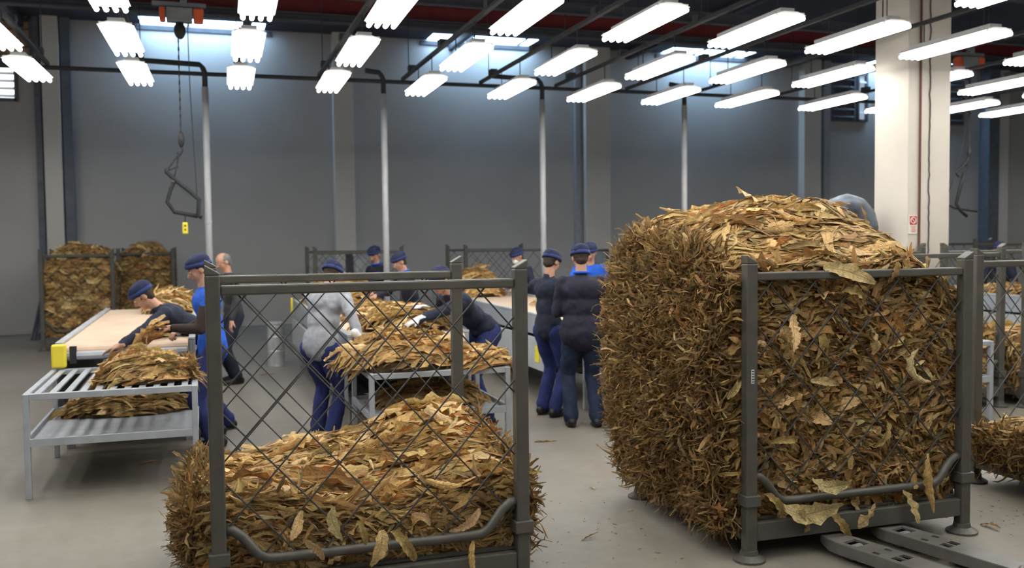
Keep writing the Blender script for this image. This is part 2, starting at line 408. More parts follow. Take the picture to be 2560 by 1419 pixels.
for i, x in enumerate(rowsX):
    for y, w_ in colsY:
        if y < 4 and i > 10: continue
        o = lamp0 if first else copy_tree(lamp0)
        first = False
        o.location = (x, y, LAMP_Z); o.rotation_euler = (0, 0, math.radians(-1.2))
        tag(o, 'four-tube white ceiling light in %s lamp row from left, %s' % (ordn[i], w_), 'light', 'hanging tube lights')
    bar = MB().box((0, 0, 0), (.05, 9.6, .035)).build('lamp_rail', 'pipe', loc=(x+.0, 7.9, LAMP_Z+.315))
    tag(bar, 'dark conduit rail above the %s lamp row from left' % ordn[i], 'rail', 'rails over the lamp rows')
    for y in (4.2, 8.55, 12.3): MB().cyl((0, y-7.9, 0), (0, y-7.9, ZC-LAMP_Z-.32), .006, n=5).build('drop_rod', 'pipe', bar)
    for y in (8.6, 10.45, 12.1): MB().box((0, y-7.9, .04), (.09, .12, .07)).build('junction_box', 'pipe', bar)
# added lamps out of view, put in to brighten back wall and foreground
extra = [(0., -1.5), (3.7, -1.5), (7.2, -1.5), (0., .8), (3.7, .8), (7.2, .8), (-1.8, 1.9), (1.5, 2.1), (4.9, 2.1), (6.1, .8), (2.4, -.6), (5.2, -.6)] + [(x, y) for x in (14.2, 16.5) for y in (7.6, 11.4)] + [(19.0, 13.3), (19.0, 16.0), (21.5, 16.0)] + [(x, y) for x in (-3.1, -4.3) for y in (7.6, 9.5, 11.4, 13.3, 15.2, 17.1) if not (x > -4 and y > 14)]
for i, (x, y) in enumerate(extra):
    o = copy_tree(lamp0); o.location = (x, y, LAMP_Z+.5); o.rotation_euler = (0, 0, 0)
    tag(o, 'added four-tube fill light outside the picture, %s one %s' % ((ordn+['%dth' % q for q in range(14, 40)])[i], 'behind the viewer' if i < 12 else 'right of the frame' if i < 19 else 'left of the frame'), 'light', 'added fill lights outside the frame')

# ------------------------------------------------------------------ air pipe and white drop poles
pp = MB().tube([(XL+.1, 13.05, 3.93), (XR-.1, 13.05, 3.93)], .028).build('air_pipe', 'pipe')
tag(pp, 'long dark horizontal pipe crossing the hall above the white poles', 'pipe')
for n, x in enumerate((.065, 2.42, 4.76, 7.09)):
    r = thing('drop_pole', 'white vertical pole %s' % ['by the conveyor at left', 'behind the two workers at the middle conveyor', 'behind the masked worker on the grey conveyor', 'rising behind the left slope of the biggest heap', 'hidden behind the biggest heap', 'right of the square pillar'][n], 'pole', (x, 13.05, 0), group='white drop poles')
    MB().cyl((0, 0, 0), (0, 0, 3.76), .042, n=12).build('pole_tube', 'pole', r, smooth=True)
    MB().lathe((0, 0, 0), [(.08, 0), (.08, .02), (.045, .03)], 12).build('base_flange', 'pole', r)
    MB().cyl((0, 0, 1.98), (0, 0, 2.02), .048, n=12).build('collar', 'pole', r)
    l_ = .75 if n in (0, 2) else .25
    MB().tube([(0, 0, 3.7), (0, 0, 3.95), (-.02, 0, 4.0), (-.06, 0, 4.05), (-l_, 0, 4.07)], .035, n=10).build('elbow', 'pipe', r, smooth=True)

# ------------------------------------------------------------------ wire cages
GW = .065
def make_cage(root, W, D, rear=True, H=1.6, pitch=.31, front=True, base=True, sleeves=True):
    """origin at front-left post foot; x to the right, y to the rear"""
    def post(x, y):
        s = MB()
        s.box((0, 0, .03+(H-.03)/2), (GW, GW, H-.03))
        s.build('post', 'cage', root, loc=(x, y, 0), bevel=.008)
        e = 1 if x < W/2 else -1; g = GW/2
        MB().add([(-g, -g, 0), (g, -g, 0), (g, g, 0), (-g, g, 0), (-g, -g, .045 if e > 0 else .008), (g, -g, .008 if e > 0 else .045), (g, g, .008 if e > 0 else .045), (-g, g, .045 if e > 0 else .008)],
                 [(3, 2, 1, 0), (4, 5, 6, 7), (0, 1, 5, 4), (1, 2, 6, 5), (2, 3, 7, 6), (3, 0, 4, 7)]).build('stacking_cap', 'cage', root, loc=(x, y, H-.001), bevel=.004)
        MB().lathe((0, 0, 0), [(.088, 0), (.088, .012), (.05, .035), (.045, .06)], 18).build('foot', 'cage', root, loc=(x, y, 0))
        if sleeves: MB().box((0, 0, 0), (GW+.028, GW+.028, .06)).build('sleeve', 'cage', root, loc=(x, y, .33), bevel=.005)
    for x in (0, W):
        for y in (0, D): post(x, y)
    for y in ([0] if front else [])+([D] if rear else []):
        MB().box((W/2, y, 1.53), (W-GW, .045, .045)).build('top_rail', 'cage', root, bevel=.008)
        MB().tube([(GW/2, y, .455), (.06, y, .45), (.10, y, .42), (.17, y, .33), (.21, y, .31), (.27, y, .305), (W-.27, y, .305), (W-.21, y, .31), (W-.17, y, .33), (W-.10, y, .42), (W-.06, y, .45), (W-GW/2, y, .455)], .023, n=10).build('lower_bar', 'cage', root, smooth=True)
        # diagonal mesh
        zt, zb, x0, x1 = 1.51, .32, GW/2, W-GW/2
        sl = 1.12
        for sgn in (1, -1):
            k = -8
            while k < 14:
                # line z = c - sgn*sl*(x)   (sgn=1: falls to the right)
                c = zt + (k-4)*pitch*1.0 + (.12 if sgn == 1 else .02)
                if sgn == -1: c = zb + (k-8)*pitch + .1
                pts = []
                for xx in (x0, x1):
                    z = c - sgn*sl*xx if sgn == 1 else c + sl*xx
                    if zb <= z <= zt: pts.append((xx, z))
                for zz in (zt, zb):
                    xx = (c-zz)/sl if sgn == 1 else (zz-c)/sl
                    if x0 < xx < x1: pts.append((xx, zz))
                k += 1
                if len(pts) == 2 and abs(pts[0][0]-pts[1][0]) > .06:
                    a, b = pts; off = .006*sgn
                    MB().cyl((a[0], y+off, a[1]), (b[0], y+off, b[1]), .0042, n=6).build('mesh_wire', 'wire', root)
    if base:
        for y in (0, D): MB().box((W/2, y, .155), (W-GW, .05, .10)).build('base_beam', 'cage', root, bevel=.006)
        for x in (0, W): MB().box((x, D/2, .155), (.05, D-GW, .10)).build('base_beam', 'cage', root, bevel=.006)
        MB().box((W/2, D/2, .212), (W-.05, D-.05, .012)).build('base_sheet', 'cage', root)

cg = 'stackable wire mesh cages'
cage1 = thing('wire_cage', 'dark grey steel mesh cage in front, half filled with leaves, empty above', 'cage', (.03, 4.35, 0), group=cg)
make_cage(cage1, 1.43, 1.22)
cage2 = thing('wire_cage', 'dark grey steel mesh cage around the biggest overflowing leaf heap', 'cage', (2.75, 4.35, 0), group=cg)
make_cage(cage2, 1.43, 1.32)
st = MB().box((-.0, -GW/2-.001, 1.0), (.018, .002, .075)).build('sticker', 'white', cage2)
sm = MB()
for k in range(5): sm.box((0, -GW/2-.003, .972+k*.014), (.011, .001, .006))
sm.build('print', 'black', st)
cage3 = thing('wire_cage', 'dark mesh cage with a low leaf layer, right of the biggest cage', 'cage', (5.12, 3.95, 0), group=cg)
make_cage(cage3, 1.43, 1.27)
cage4 = thing('wire_cage', 'steel mesh cage standing behind the small grey stand, left of its pair', 'cage', (6.15, 7.42, 0), group=cg)
make_cage(cage4, 1.43, 1.1)
cage5 = thing('wire_cage', 'steel mesh cage right beside the square pillar base, cut by the picture edge', 'cage', (7.78, 7.30, 0), group=cg)
make_cage(cage5, 1.43, 1.1)
cage6 = thing('wire_cage', 'dark caged rack around the tall leaf bale at the far left wall', 'cage', (-2.50, 16.7, 0), group=cg)
make_cage(cage6, 1.06, 1.2)
cage7 = thing('wire_cage', 'dark caged rack around the leaf bale behind the bending worker', 'cage', (-1.44, 17.9, 0), group=cg)
make_cage(cage7, .90, 1.2)
cage8 = thing('wire_cage', 'empty mesh cage by the back wall behind the hooded worker', 'cage', (1.72, 15.6, 0), group=cg)
make_cage(cage8, 1.43, 1.27)
cage9 = thing('wire_cage', 'empty dark mesh cage by the back wall behind the masked worker', 'cage', (4.27, 15.6, 0), group=cg)
make_cage(cage9, 1.43, 1.27)
cage10 = thing('wire_cage', 'mesh cage far back behind the small worker at the far right', 'cage', (13.3, 13.6, 0), group=cg)
make_cage(cage10, 1.6, 1.27)

# ------------------------------------------------------------------ conveyors
def make_conveyor(root, W, L, legs=3):
    """origin front-left on the floor; y to the rear; belt top at .90"""
    for s in (0, 1):
        x = 0 if s == 0 else W
        e = -1 if s == 0 else 1
        MB().box((x+e*.0, L/2+.04, .80), (.05, L-.08, .20)).build('side_rail', 'conv', root, bevel=.004)
        n = max(2, int(L/1.4))
        for k in range(n):
            y0 = .10+(L-.2)*k/n; y1 = .10+(L-.2)*(k+1)/n
            MB().box((x+e*.035, (y0+y1)/2, .50), (.03, y1-y0-.012, .34)).build('side_panel', 'conv_light', root, bevel=.004)
        MB().box((x, L/2+.04, .915), (.055, L-.08, .022)).build('edge_strip', 'conv_light', root, bevel=.003)
    # belt loop with rounded ends
    pts = []; R = .065
    for a in np.linspace(-90, 90, 9): pts.append((R - R*math.cos(math.radians(a)), .84+R*math.sin(math.radians(a))))
    top = [(y, z) for y, z in pts]
    vs = []; prof = top + [(L-y, z) for y, z in reversed(pts)]
    for x in (.03, W-.03): vs += [(x, y, z) for y, z in prof]
    n = len(prof)
    fs = [(i, (i+1) % n, n+(i+1) % n, n+i) for i in range(n)]+[tuple(range(n-1, -1, -1)), tuple(range(n, 2*n))]
    MB().add(vs, fs).build('belt', 'belt', root)
    for k in range(legs):
        y = .3+(L-.6)*k/(legs-1)
        for x in (.04, W-.04): MB().box((x, y, .175), (.06, .06, .35)).build('leg', 'conv', root)
    MB().box((W/2, L/2, .36), (W-.1, L-.4, .05)).build('under_tray', 'black', root)
cvX = [-1.16, 1.18, 3.42, 5.82, 10.15]
cvW, CW = [(8.42, 4.3), (8.05, 5.3), (8.9, 5.6), (9.6, 3.6), (7.9, 6.0)], 1.04
cvl = ['grey belt conveyor at left with bare tan belt, ending at the slatted table', 'grey belt conveyor covered in leaves beside the hooded worker', 'long grey belt conveyor with a light belt left of the two standing workers',
       'grey conveyor half hidden behind the biggest leaf heap', 'blue-grey conveyor at the far right beyond the cages']
for x, (y, L), lab in zip(cvX, cvW, cvl):
    r = thing('belt_conveyor', lab, 'conveyor', (x, y, 0), group='belt conveyors')
    make_conveyor(r, CW, L)
    if x == -1.16:
        y_ = MB().box((.02, -.07, .83), (.11, .07, .19)).build('sensor_box', 'yellow', r, bevel=.015)
        MB().box((.12, -.02, .83), (.05, .05, .14)).build('bearing_block', 'black', r)
        MB().tube([(.04, -.0, .82), (CW-.04, -.0, .82)], .035).build('end_roller', 'conv', r)
    if x == 1.18:
        MB().box((-.075, 4.9, .86), (.03, .05, .22)).build('sensor_box', 'yellow', r, bevel=.008)
    if x == 3.42:
        MB().box((-.055, .55, .50), (.012, .13, .17)).build('warning_label', 'yellow', r)

# ------------------------------------------------------------------ slatted sorting tables
def make_table(root, W, D, H=.72):
    t = .04
    for x in (t/2, W-t/2):
        for y in (t/2, D-t/2):
            MB().box((x, y, H/2), (t, t, H)).build('leg', 'table', root, bevel=.004)
    for y in (t/2, D-t/2): MB().box((W/2, y, H-.02), (W-2*t, t, .045)).build('top_rail', 'table', root, bevel=.004)
    for x in (t/2, W-t/2): MB().box((x, D/2, H-.02), (t, D-2*t, .045)).build('top_rail', 'table', root, bevel=.004)
    n = 11
    sl = MB().box((0, 0, 0), (.042, D-2*t, .012)).mesh('slat'); sl.materials.append(M['table'])
    for k in range(n):
        o = bpy.data.objects.new('slat', sl); COL.objects.link(o); o.parent = root
        o.location = (t+(W-2*t)*(k+.5)/n, D/2, H-.006)
    MB().box((W/2, D/2, .375), (W-.03, D-.03, .012)).build('lower_shelf', 'table', root)
    for y in (.012, D-.012): MB().box((W/2, y, .385), (W-2*t, .022, .055)).build('shelf_rim', 'table', root, bevel=.003)
    for x in (.012, W-.012): MB().box((x, D/2, .385), (.022, D-2*t, .055)).build('shelf_rim', 'table', root, bevel=.003)
tg = 'slatted sorting tables'
tab1 = thing('slatted_table', 'grey metal slatted table at left with one leaf pile and bare slats', 'table', (-1.20, 7.05, 0), group=tg)
make_table(tab1, 1.13, 1.34)
tab2 = thing('slatted_table', 'grey metal slatted table seen through the front cage, covered with leaves', 'table', (1.17, 7.10, 0), group=tg)
make_table(tab2, 1.13, .93)
tab3 = thing('slatted_table', 'grey metal table mostly hidden between the two standing workers and the big heap', 'table', (3.62, 7.5, 0), group=tg)
make_table(tab3, 1.1, 1.3)
tab4 = thing('metal_stand', 'small light grey metal stand behind the low caged leaf layer at right', 'stand', (6.30, 6.90, 0))
make_table(tab4, .68, .4, .74)

# ------------------------------------------------------------------ leaves
PAL = np.array([[.66, .43, .165], [.56, .345, .13], [.44, .26, .09], [.28, .155, .055], [.50, .235, .07], [.78, .57, .28], [.37, .25, .105], [.18, .105, .04]])
def pick_colors(n, rng, wts):
    wts = np.array(wts, float); wts /= wts.sum()
    c = PAL[rng.choice(len(PAL), n, p=wts)]*rng.uniform(.8, 1.2, (n, 1))
    return np.clip(c*rng.uniform(.94, 1.06, (n, 3)), 0, 1)
WT_TOP = [6, 5, 3, .8, .7, 2.5, 1, .3]
WT_FRONT = [4.5, 4.5, 4, 1.5, .7, 2, 2.5, .6]
WT_STEM = [2.5, 3, 3, 2, 1., 1., 4, 1.]

def leaf_batch(n, rng, L, W, ns, nt, curl=(.4, 2.), bend=(-1.5, 1.5), kink=.5, twist=1.2, rip=.3, strand=False, tip=False):
    s = np.linspace(0, 1, ns); t = np.linspace(-1, 1, nt)
    L = L[:, None]; W = W[:, None]
    if strand: wp = np.clip(.55+.45*np.sin(np.pi*s*1.1+.3), .25, 1)[None, :]*np.ones((n, 1))
    else:
        a = rng.uniform(.62, 1.0, (n, 1))
        wp = np.sin(np.pi*np.clip(s[None, :], .02, .975)**a)**.55
    w = W*wp*(1+.10*rng.standard_normal((n, ns)))
    ds = L/(ns-1)
    # centre line direction angles
    k1 = rng.uniform(*bend, (n, 1)); k2 = kink*rng.standard_normal((n, 1))
    jit = .35 if strand else .11
    th = k1*(s[None, :]-.5) + jit*np.cumsum(rng.standard_normal((n, ns)), 1)*.7
    ph = k2*(s[None, :]-.5)*2 + jit*np.cumsum(rng.standard_normal((n, ns)), 1)*.7
    dx = np.cos(th)*np.cos(ph); dy = np.sin(ph); dz = np.sin(th)*np.cos(ph)
    cx = np.cumsum(dx*ds, 1); cy = np.cumsum(dy*ds, 1); cz = np.cumsum(dz*ds, 1)
    mid = ns//2
    cx -= cx[:, mid:mid+1]; cy -= cy[:, mid:mid+1]; cz -= cz[:, mid:mid+1]
    ac = rng.uniform(*curl, (n, 1))*np.where(rng.random((n, 1)) < .5, 1, -1)
    ac = ac*(1+.5*(s[None, :]-.5)*rng.standard_normal((n, 1)))
    ac = np.where(np.abs(ac) < .05, .05, ac)
    A = ac[:, :, None]*t[None, None, :]
    rad = (w/ac)[:, :, None]
    u = rad*np.sin(A); v = rad*(1-np.cos(A))
    fr = rng.uniform(2, 6.5, (n, 1, 1)); p1 = rng.uniform(0, 6.3, (n, 1, 1)); p2 = rng.uniform(0, 6.3, (n, 1, 1))
    wave = np.where(t[None, None, :] > 0, np.sin(2*np.pi*fr*s[None, :, None]+p1), np.sin(2*np.pi*fr*1.2*s[None, :, None]+p2))
    v = v + rip*w[:, :, None]*np.abs(t)[None, None, :]**1.3*wave
    tw = twist*rng.standard_normal((n, 1))*(s[None, :]-.5)*2
    ct, st_ = np.cos(tw)[:, :, None], np.sin(tw)[:, :, None]
    u, v = u*ct-v*st_, u*st_+v*ct
    # frame along path: tangent (dx,dy,dz); side ~ y, up ~ z
    nx = -np.sin(th); nz = np.cos(th)
    X = cx[:, :, None] + v*nx[:, :, None] - u*np.sin(ph)[:, :, None]
    Y = cy[:, :, None] + u*np.cos(ph)[:, :, None]
    Z = cz[:, :, None] + v*nz[:, :, None]
    V = np.stack([X, Y, Z], -1).reshape(n, ns*nt, 3)
    q = [(i*nt+j, i*nt+j+1, (i+1)*nt+j+1, (i+1)*nt+j) for i in range(ns-1) for j in range(nt-1)]
    uvv = np.array([(tt, ss, 0) for ss in s for tt in t])
    return V, np.array(q), uvv

def arrays_mesh(name, V, Q, uvv, col, m):
    """V (n,k,3)  Q (f,4)  uvv (k,3)  col (n,3)"""
    n, k, _ = V.shape; f = len(Q)
    me = bpy.data.meshes.new(name)
    me.vertices.add(n*k); me.vertices.foreach_set('co', V.astype(np.float32).ravel())
    idx = (Q[None]+np.arange(n)[:, None, None]*k).astype(np.int32).ravel()
    me.loops.add(len(idx)); me.loops.foreach_set('vertex_index', idx)
    me.polygons.add(n*f); me.polygons.foreach_set('loop_start', np.arange(0, n*f*4, 4, dtype=np.int32))
    me.polygons.foreach_set('use_smooth', np.ones(n*f, bool))
    a = me.attributes.new('luv', 'FLOAT_VECTOR', 'POINT'); a.data.foreach_set('vector', np.tile(uvv, (n, 1)).astype(np.float32).ravel())
    c = me.color_attributes.new('tint', 'FLOAT_COLOR', 'POINT')
    cc = np.concatenate([np.repeat(col, k, 0), np.ones((n*k, 1))], 1); c.data.foreach_set('color', cc.astype(np.float32).ravel())
    me.materials.append(m); me.update(calc_edges=True); me.validate()
    return me

def norm(v): return v/np.maximum(np.linalg.norm(v, axis=-1, keepdims=True), 1e-9)
def frames(L, Nn):
    """rows: along, across, normal"""
    L = norm(L); Nn = norm(Nn-(Nn*L).sum(-1, keepdims=True)*L); S = np.cross(Nn, L)
    return np.stack([L, S, Nn], 1)
def place(V, R, P): return np.einsum('nki,nij->nkj', V, R)+P[:, None, :]

VAR = []; WIDE = []
def leaf_variants():
    rng = np.random.default_rng(21)
    k = 36
    V, Q, uvv = leaf_batch(k, rng, np.ones(k), rng.uniform(.07, .16, k), 14, 5, curl=(.7, 2.4), bend=(-1.3, .1), kink=.4, twist=.6, rip=.38)
    col = pick_colors(k, rng, [5, 4, 2, .8, 1.5, 3.5, 1, .2])
    for i in range(k):
        VAR.append(arrays_mesh('leaf', V[i:i+1], Q, uvv, col[i:i+1], M['leaf']))
    k = 16
    V, Q, uvv = leaf_batch(k, rng, np.ones(k), rng.uniform(.11, .21, k), 15, 7, curl=(.5, 1.9), bend=(-1.4, .9), kink=.6, twist=.9, rip=.36)
    col = pick_colors(k, rng, [5, 2, 1, 0, 2.0, 6, .3, 0])
    for i in range(k):
        WIDE.append(arrays_mesh('leaf', V[i:i+1], Q, uvv, col[i:i+1], M['leaf']))
leaf_variants()

def put_leaf(root, P, R, scale, rng, name='leaf', lib=None):
    lib = lib or VAR
    o = bpy.data.objects.new(name, lib[rng.integers(len(lib))]); COL.objects.link(o)
    if root is not None: o.parent = root
    m = Matrix([[*R[:, i], 0] for i in range(3)]+[[0, 0, 0, 1]])     # columns = along, across, normal
    m = Matrix(((R[0][0], R[1][0], R[2][0], 0), (R[0][1], R[1][1], R[2][1], 0), (R[0][2], R[1][2], R[2][2], 0), (0, 0, 0, 1)))
    o.matrix_local = Matrix.Translation(P) @ m @ Matrix.Diagonal((scale, scale, scale, 1))
    return o

class BoxHeap:
    """heap with straight sides: top(x,y), bulge of each side"""
    def __init__(s, x0, x1, y0, y1, z0, top, bl=.1, br=.05, bf=.02, bb=.03):
        s.x0, s.x1, s.y0, s.y1, s.z0, s.top, s.bl, s.br, s.bf, s.bb = x0, x1, y0, y1, z0, top, bl, br, bf, bb
        s.rr = np.random.default_rng(5).uniform(0, 6.28, 12)
    def lump(s, a, b): return .35*np.sin(a*9+s.rr[0])*np.sin(b*8+s.rr[1])+.25*np.sin(a*17+s.rr[2])*np.sin(b*19+s.rr[3])
    def side(s, q, t, which, inset=0.):
        """q in 0..1 along the side, t in 0..1 up"""
        pr = np.sin(np.pi*np.clip(t*.93+.03, 0, 1))**.6
        if which == 'l':
            y = s.y0+(s.y1-s.y0)*q; x = np.full_like(q, s.x0); zt = s.top(x, y); z = s.z0+(zt-s.z0)*t
            x = x-s.bl*pr*(.75+.35*np.sin(np.pi*q))-s.bl*.3*s.lump(y, z)+inset
        elif which == 'r':
            y = s.y0+(s.y1-s.y0)*q; x = np.full_like(q, s.x1); zt = s.top(x, y); z = s.z0+(zt-s.z0)*t
            x = x+s.br*pr+s.br*.3*s.lump(y, z)-inset
        elif which == 'f':
            x = s.x0+(s.x1-s.x0)*q; y = np.full_like(q, s.y0); zt = s.top(x, y); z = s.z0+(zt-s.z0)*t
            y = y-s.bf*pr-.012*s.lump(x, z)+inset
        else:
            x = s.x0+(s.x1-s.x0)*q; y = np.full_like(q, s.y1); zt = s.top(x, y); z = s.z0+(zt-s.z0)*t
            y = y+s.bb*pr-inset
        return np.stack([x, y, z], -1)
    def topP(s, u, v, inset=0.):
        x = s.x0+inset+(s.x1-s.x0-2*inset)*u; y = s.y0+inset+(s.y1-s.y0-2*inset)*v
        return np.stack([x, y, s.top(x, y)-inset], -1)
    def core(s, root, inset=.03, na=150, nb=80):
        """folded, layered leaf mass: each side a fine grid with long ridges"""
        Vs, Fs, Cs, Us, off = [], [], [], [], 0
        for wi, wh in enumerate('tfblr'):
            fine = wh in 'tfl'; A, B_ = (na, nb) if fine else (40, 30)
            g = np.linspace(0, 1, A); h = np.linspace(0, 1, B_)
            U, W_ = [q.ravel() for q in np.meshgrid(g, h, indexing='ij')]
            P = s.topP(U, W_, inset) if wh == 't' else s.side(U, W_, wh, inset)
            ln = s.x1-s.x0 if wh in 'tfb' else s.y1-s.y0
            hb = (s.y1-s.y0) if wh == 't' else float(np.mean(s.top(P[:, 0], P[:, 1])))-s.z0
            a, b = U*ln, W_*hb
            warp = .05*vnoise(a*2.2, b*2.2, 10+wi)+.02*vnoise(a*6, b*6, 11+wi)
            d = 0
            for fa, fb, am, sd in ((2.5, 20, .026, 1), (6, 42, .016, 2), (14, 85, .008, 3)):
                d = d+am*(1-2*np.abs(vnoise(a*fa, (b+warp*2.2)*fb, sd+20*wi)))
            N = {'t': (0, 0, 1), 'f': (0, -1, .2), 'b': (0, 1, 0), 'l': (-1, 0, 0), 'r': (1, 0, 0)}[wh]
            P = P+np.array(N)[None]*d[:, None]*(1 if wh in 'tf' else .6)
            P[:, 2] = np.minimum(P[:, 2], s.top(P[:, 0], P[:, 1])+.02); P[:, 2] = np.maximum(P[:, 2], s.z0)
            t = np.clip(.5+.9*vnoise(a*4, (b+warp*2.2)*34, 77+wi)+.25*vnoise(a*9, b*60, 78+wi), 0, .999)*5
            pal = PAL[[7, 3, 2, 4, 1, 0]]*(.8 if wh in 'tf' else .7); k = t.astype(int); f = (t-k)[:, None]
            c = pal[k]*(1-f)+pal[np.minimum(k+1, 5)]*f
            F_ = np.array([(i_*B_+j_, (i_+1)*B_+j_, (i_+1)*B_+j_+1, i_*B_+j_+1) for i_ in range(A-1) for j_ in range(B_-1)])
            if wh in 'bl': F_ = F_[:, ::-1]
            Vs.append(P); Fs.append(F_+off); Cs.append(c); Us.append(np.stack([.5+0*a, a*2, 0*a], -1)); off += len(P)
        me = bpy.data.meshes.new('inner_mass'); V = np.concatenate(Vs); F_ = np.concatenate(Fs)
        me.vertices.add(len(V)); me.vertices.foreach_set('co', V.astype(np.float32).ravel())
        me.loops.add(F_.size); me.loops.foreach_set('vertex_index', F_.astype(np.int32).ravel())
        me.polygons.add(len(F_)); me.polygons.foreach_set('loop_start', np.arange(0, F_.size, 4, dtype=np.int32)); me.polygons.foreach_set('use_smooth', np.ones(len(F_), bool))
        q = me.attributes.new('luv', 'FLOAT_VECTOR', 'POINT'); q.data.foreach_set('vector', np.concatenate(Us).astype(np.float32).ravel())
        c = me.color_attributes.new('tint', 'FLOAT_COLOR', 'POINT'); c.data.foreach_set('color', np.concatenate([np.concatenate(Cs), np.ones((len(V), 1))], 1).astype(np.float32).ravel())
        me.materials.append(M['leaf']); me.update(calc_edges=True); me.validate()
        o = bpy.data.objects.new('inner_mass', me); COL.objects.link(o); o.parent = root; o['kind'] = 'stuff'
        return o

def vnoise(x, y, seed):
    """smooth value noise, -1..1"""
    r = np.random.default_rng(1000+seed).uniform(-1, 1, (256, 256))
    xi = np.floor(x).astype(int); yi = np.floor(y).astype(int); fx = x-xi; fy = y-yi
    fx = fx*fx*(3-2*fx); fy = fy*fy*(3-2*fy)
    g = lambda i, j: r[i % 256, j % 256]
    return (g(xi, yi)*(1-fx)+g(xi+1, yi)*fx)*(1-fy)+(g(xi, yi+1)*(1-fx)+g(xi+1, yi+1)*fx)*fy

def grad_normal(top, x, y):
    e = .02
    gx = (top(x+e, y)-top(x-e, y))/(2*e); gy = (top(x, y+e)-top(x, y-e))/(2*e)
    return norm(np.stack([-gx, -gy, np.ones_like(gx)], -1))

def stuff_leaves(root, name, P, N, kind, rng, Ls, Ws, ns, nt, wts, bounds=None, ztop=None, **kw):
    n = len(P)
    L = rng.uniform(*Ls, n); W = rng.uniform(*Ws, n)
    V, Q, uvv = leaf_batch(n, rng, L, W, ns, nt, **kw)
    R = orient(P, N, kind, rng)
    V = place(V, R, P)
    if bounds is not None:
        x0, x1, y0 = bounds
        X = V[:, :, 0]; X = np.where(X < x0, x0+(X-x0)*.12, X); X = np.where(X > x1, x1+(X-x1)*.12, X); V[:, :, 0] = X
        Y = V[:, :, 1]; V[:, :, 1] = np.where(Y < y0, y0+(Y-y0)*.15, Y)
    if ztop is not None:
        lim = ztop(V[:, :, 0], V[:, :, 1])+.022; Z = V[:, :, 2]; V[:, :, 2] = np.where(Z > lim, lim+(Z-lim)*.22, Z)
    me = arrays_mesh(name, V, Q, uvv, pick_colors(n, rng, wts), M['leaf'])
    o = bpy.data.objects.new(name, me); COL.objects.link(o); o.parent = root; o['kind'] = 'stuff'
    return o

def flow(P, f, seed):
    r = np.random.default_rng(seed); out = 0
    for k in range(5):
        d = r.standard_normal(3)*f*(1+.5*k); out = out+np.sin(P@d+r.uniform(0, 6.3))/(1+.35*k)
    return out/2.2

def orient(P, N, kind, rng):
    n = len(P); g = rng.standard_normal
    f1, f2 = flow(P, 5., 3), flow(P, 9., 4)
    if kind == 'top':          # lying flat, mostly along x
        L = np.stack([np.ones(n), .35*f1+.16*g(n), .12*f2+.05*g(n)], -1)*np.where(rng.random(n) < .5, 1, -1)[:, None]
        L = norm(L); L = L-(L*N).sum(-1, keepdims=True)*N*.98
        Nn = N+.16*g((n, 3))
    elif kind == 'topy':
        L = np.stack([.6*g(n), np.ones(n), .10*g(n)], -1)
        L = norm(L); L = L-(L*N).sum(-1, keepdims=True)*N*.9
        Nn = N+.30*g((n, 3))
    elif kind == 'front':      # compressed layers seen edge-on
        L = np.stack([np.ones(n), .10*g(n), .30*f2+.13*g(n)], -1)
        Nn = np.stack([.2*g(n), -.75+.25*g(n), .65+.35*g(n)], -1)
    elif kind == 'patch':      # curled leaf ends in patches of changing direction
        a = 1.1*f1+.8*f2+.28*g(n)
        L = np.stack([np.cos(a), .12*g(n), np.sin(a)*.8], -1)
        hang = rng.random(n) < .05
        L[hang] = np.stack([.35*g(hang.sum()), -.15*np.ones(hang.sum()), -np.ones(hang.sum())], -1)
        Nn = np.stack([.2*g(n), -.75+.25*g(n), .75+.35*g(n)], -1)
    elif kind == 'stem':       # stem ends poking out and drooping
        L = N*rng.uniform(.1, .7, (n, 1))+np.stack([.2*g(n), .45*f2+.40*g(n), -.45+.45*f1+.45*g(n)], -1)
        Nn = g((n, 3))
    else:                      # free hang
        L = np.stack([.3*g(n), .3*g(n), -np.ones(n)], -1); Nn = N+.4*g((n, 3))
    return frames(L, Nn)

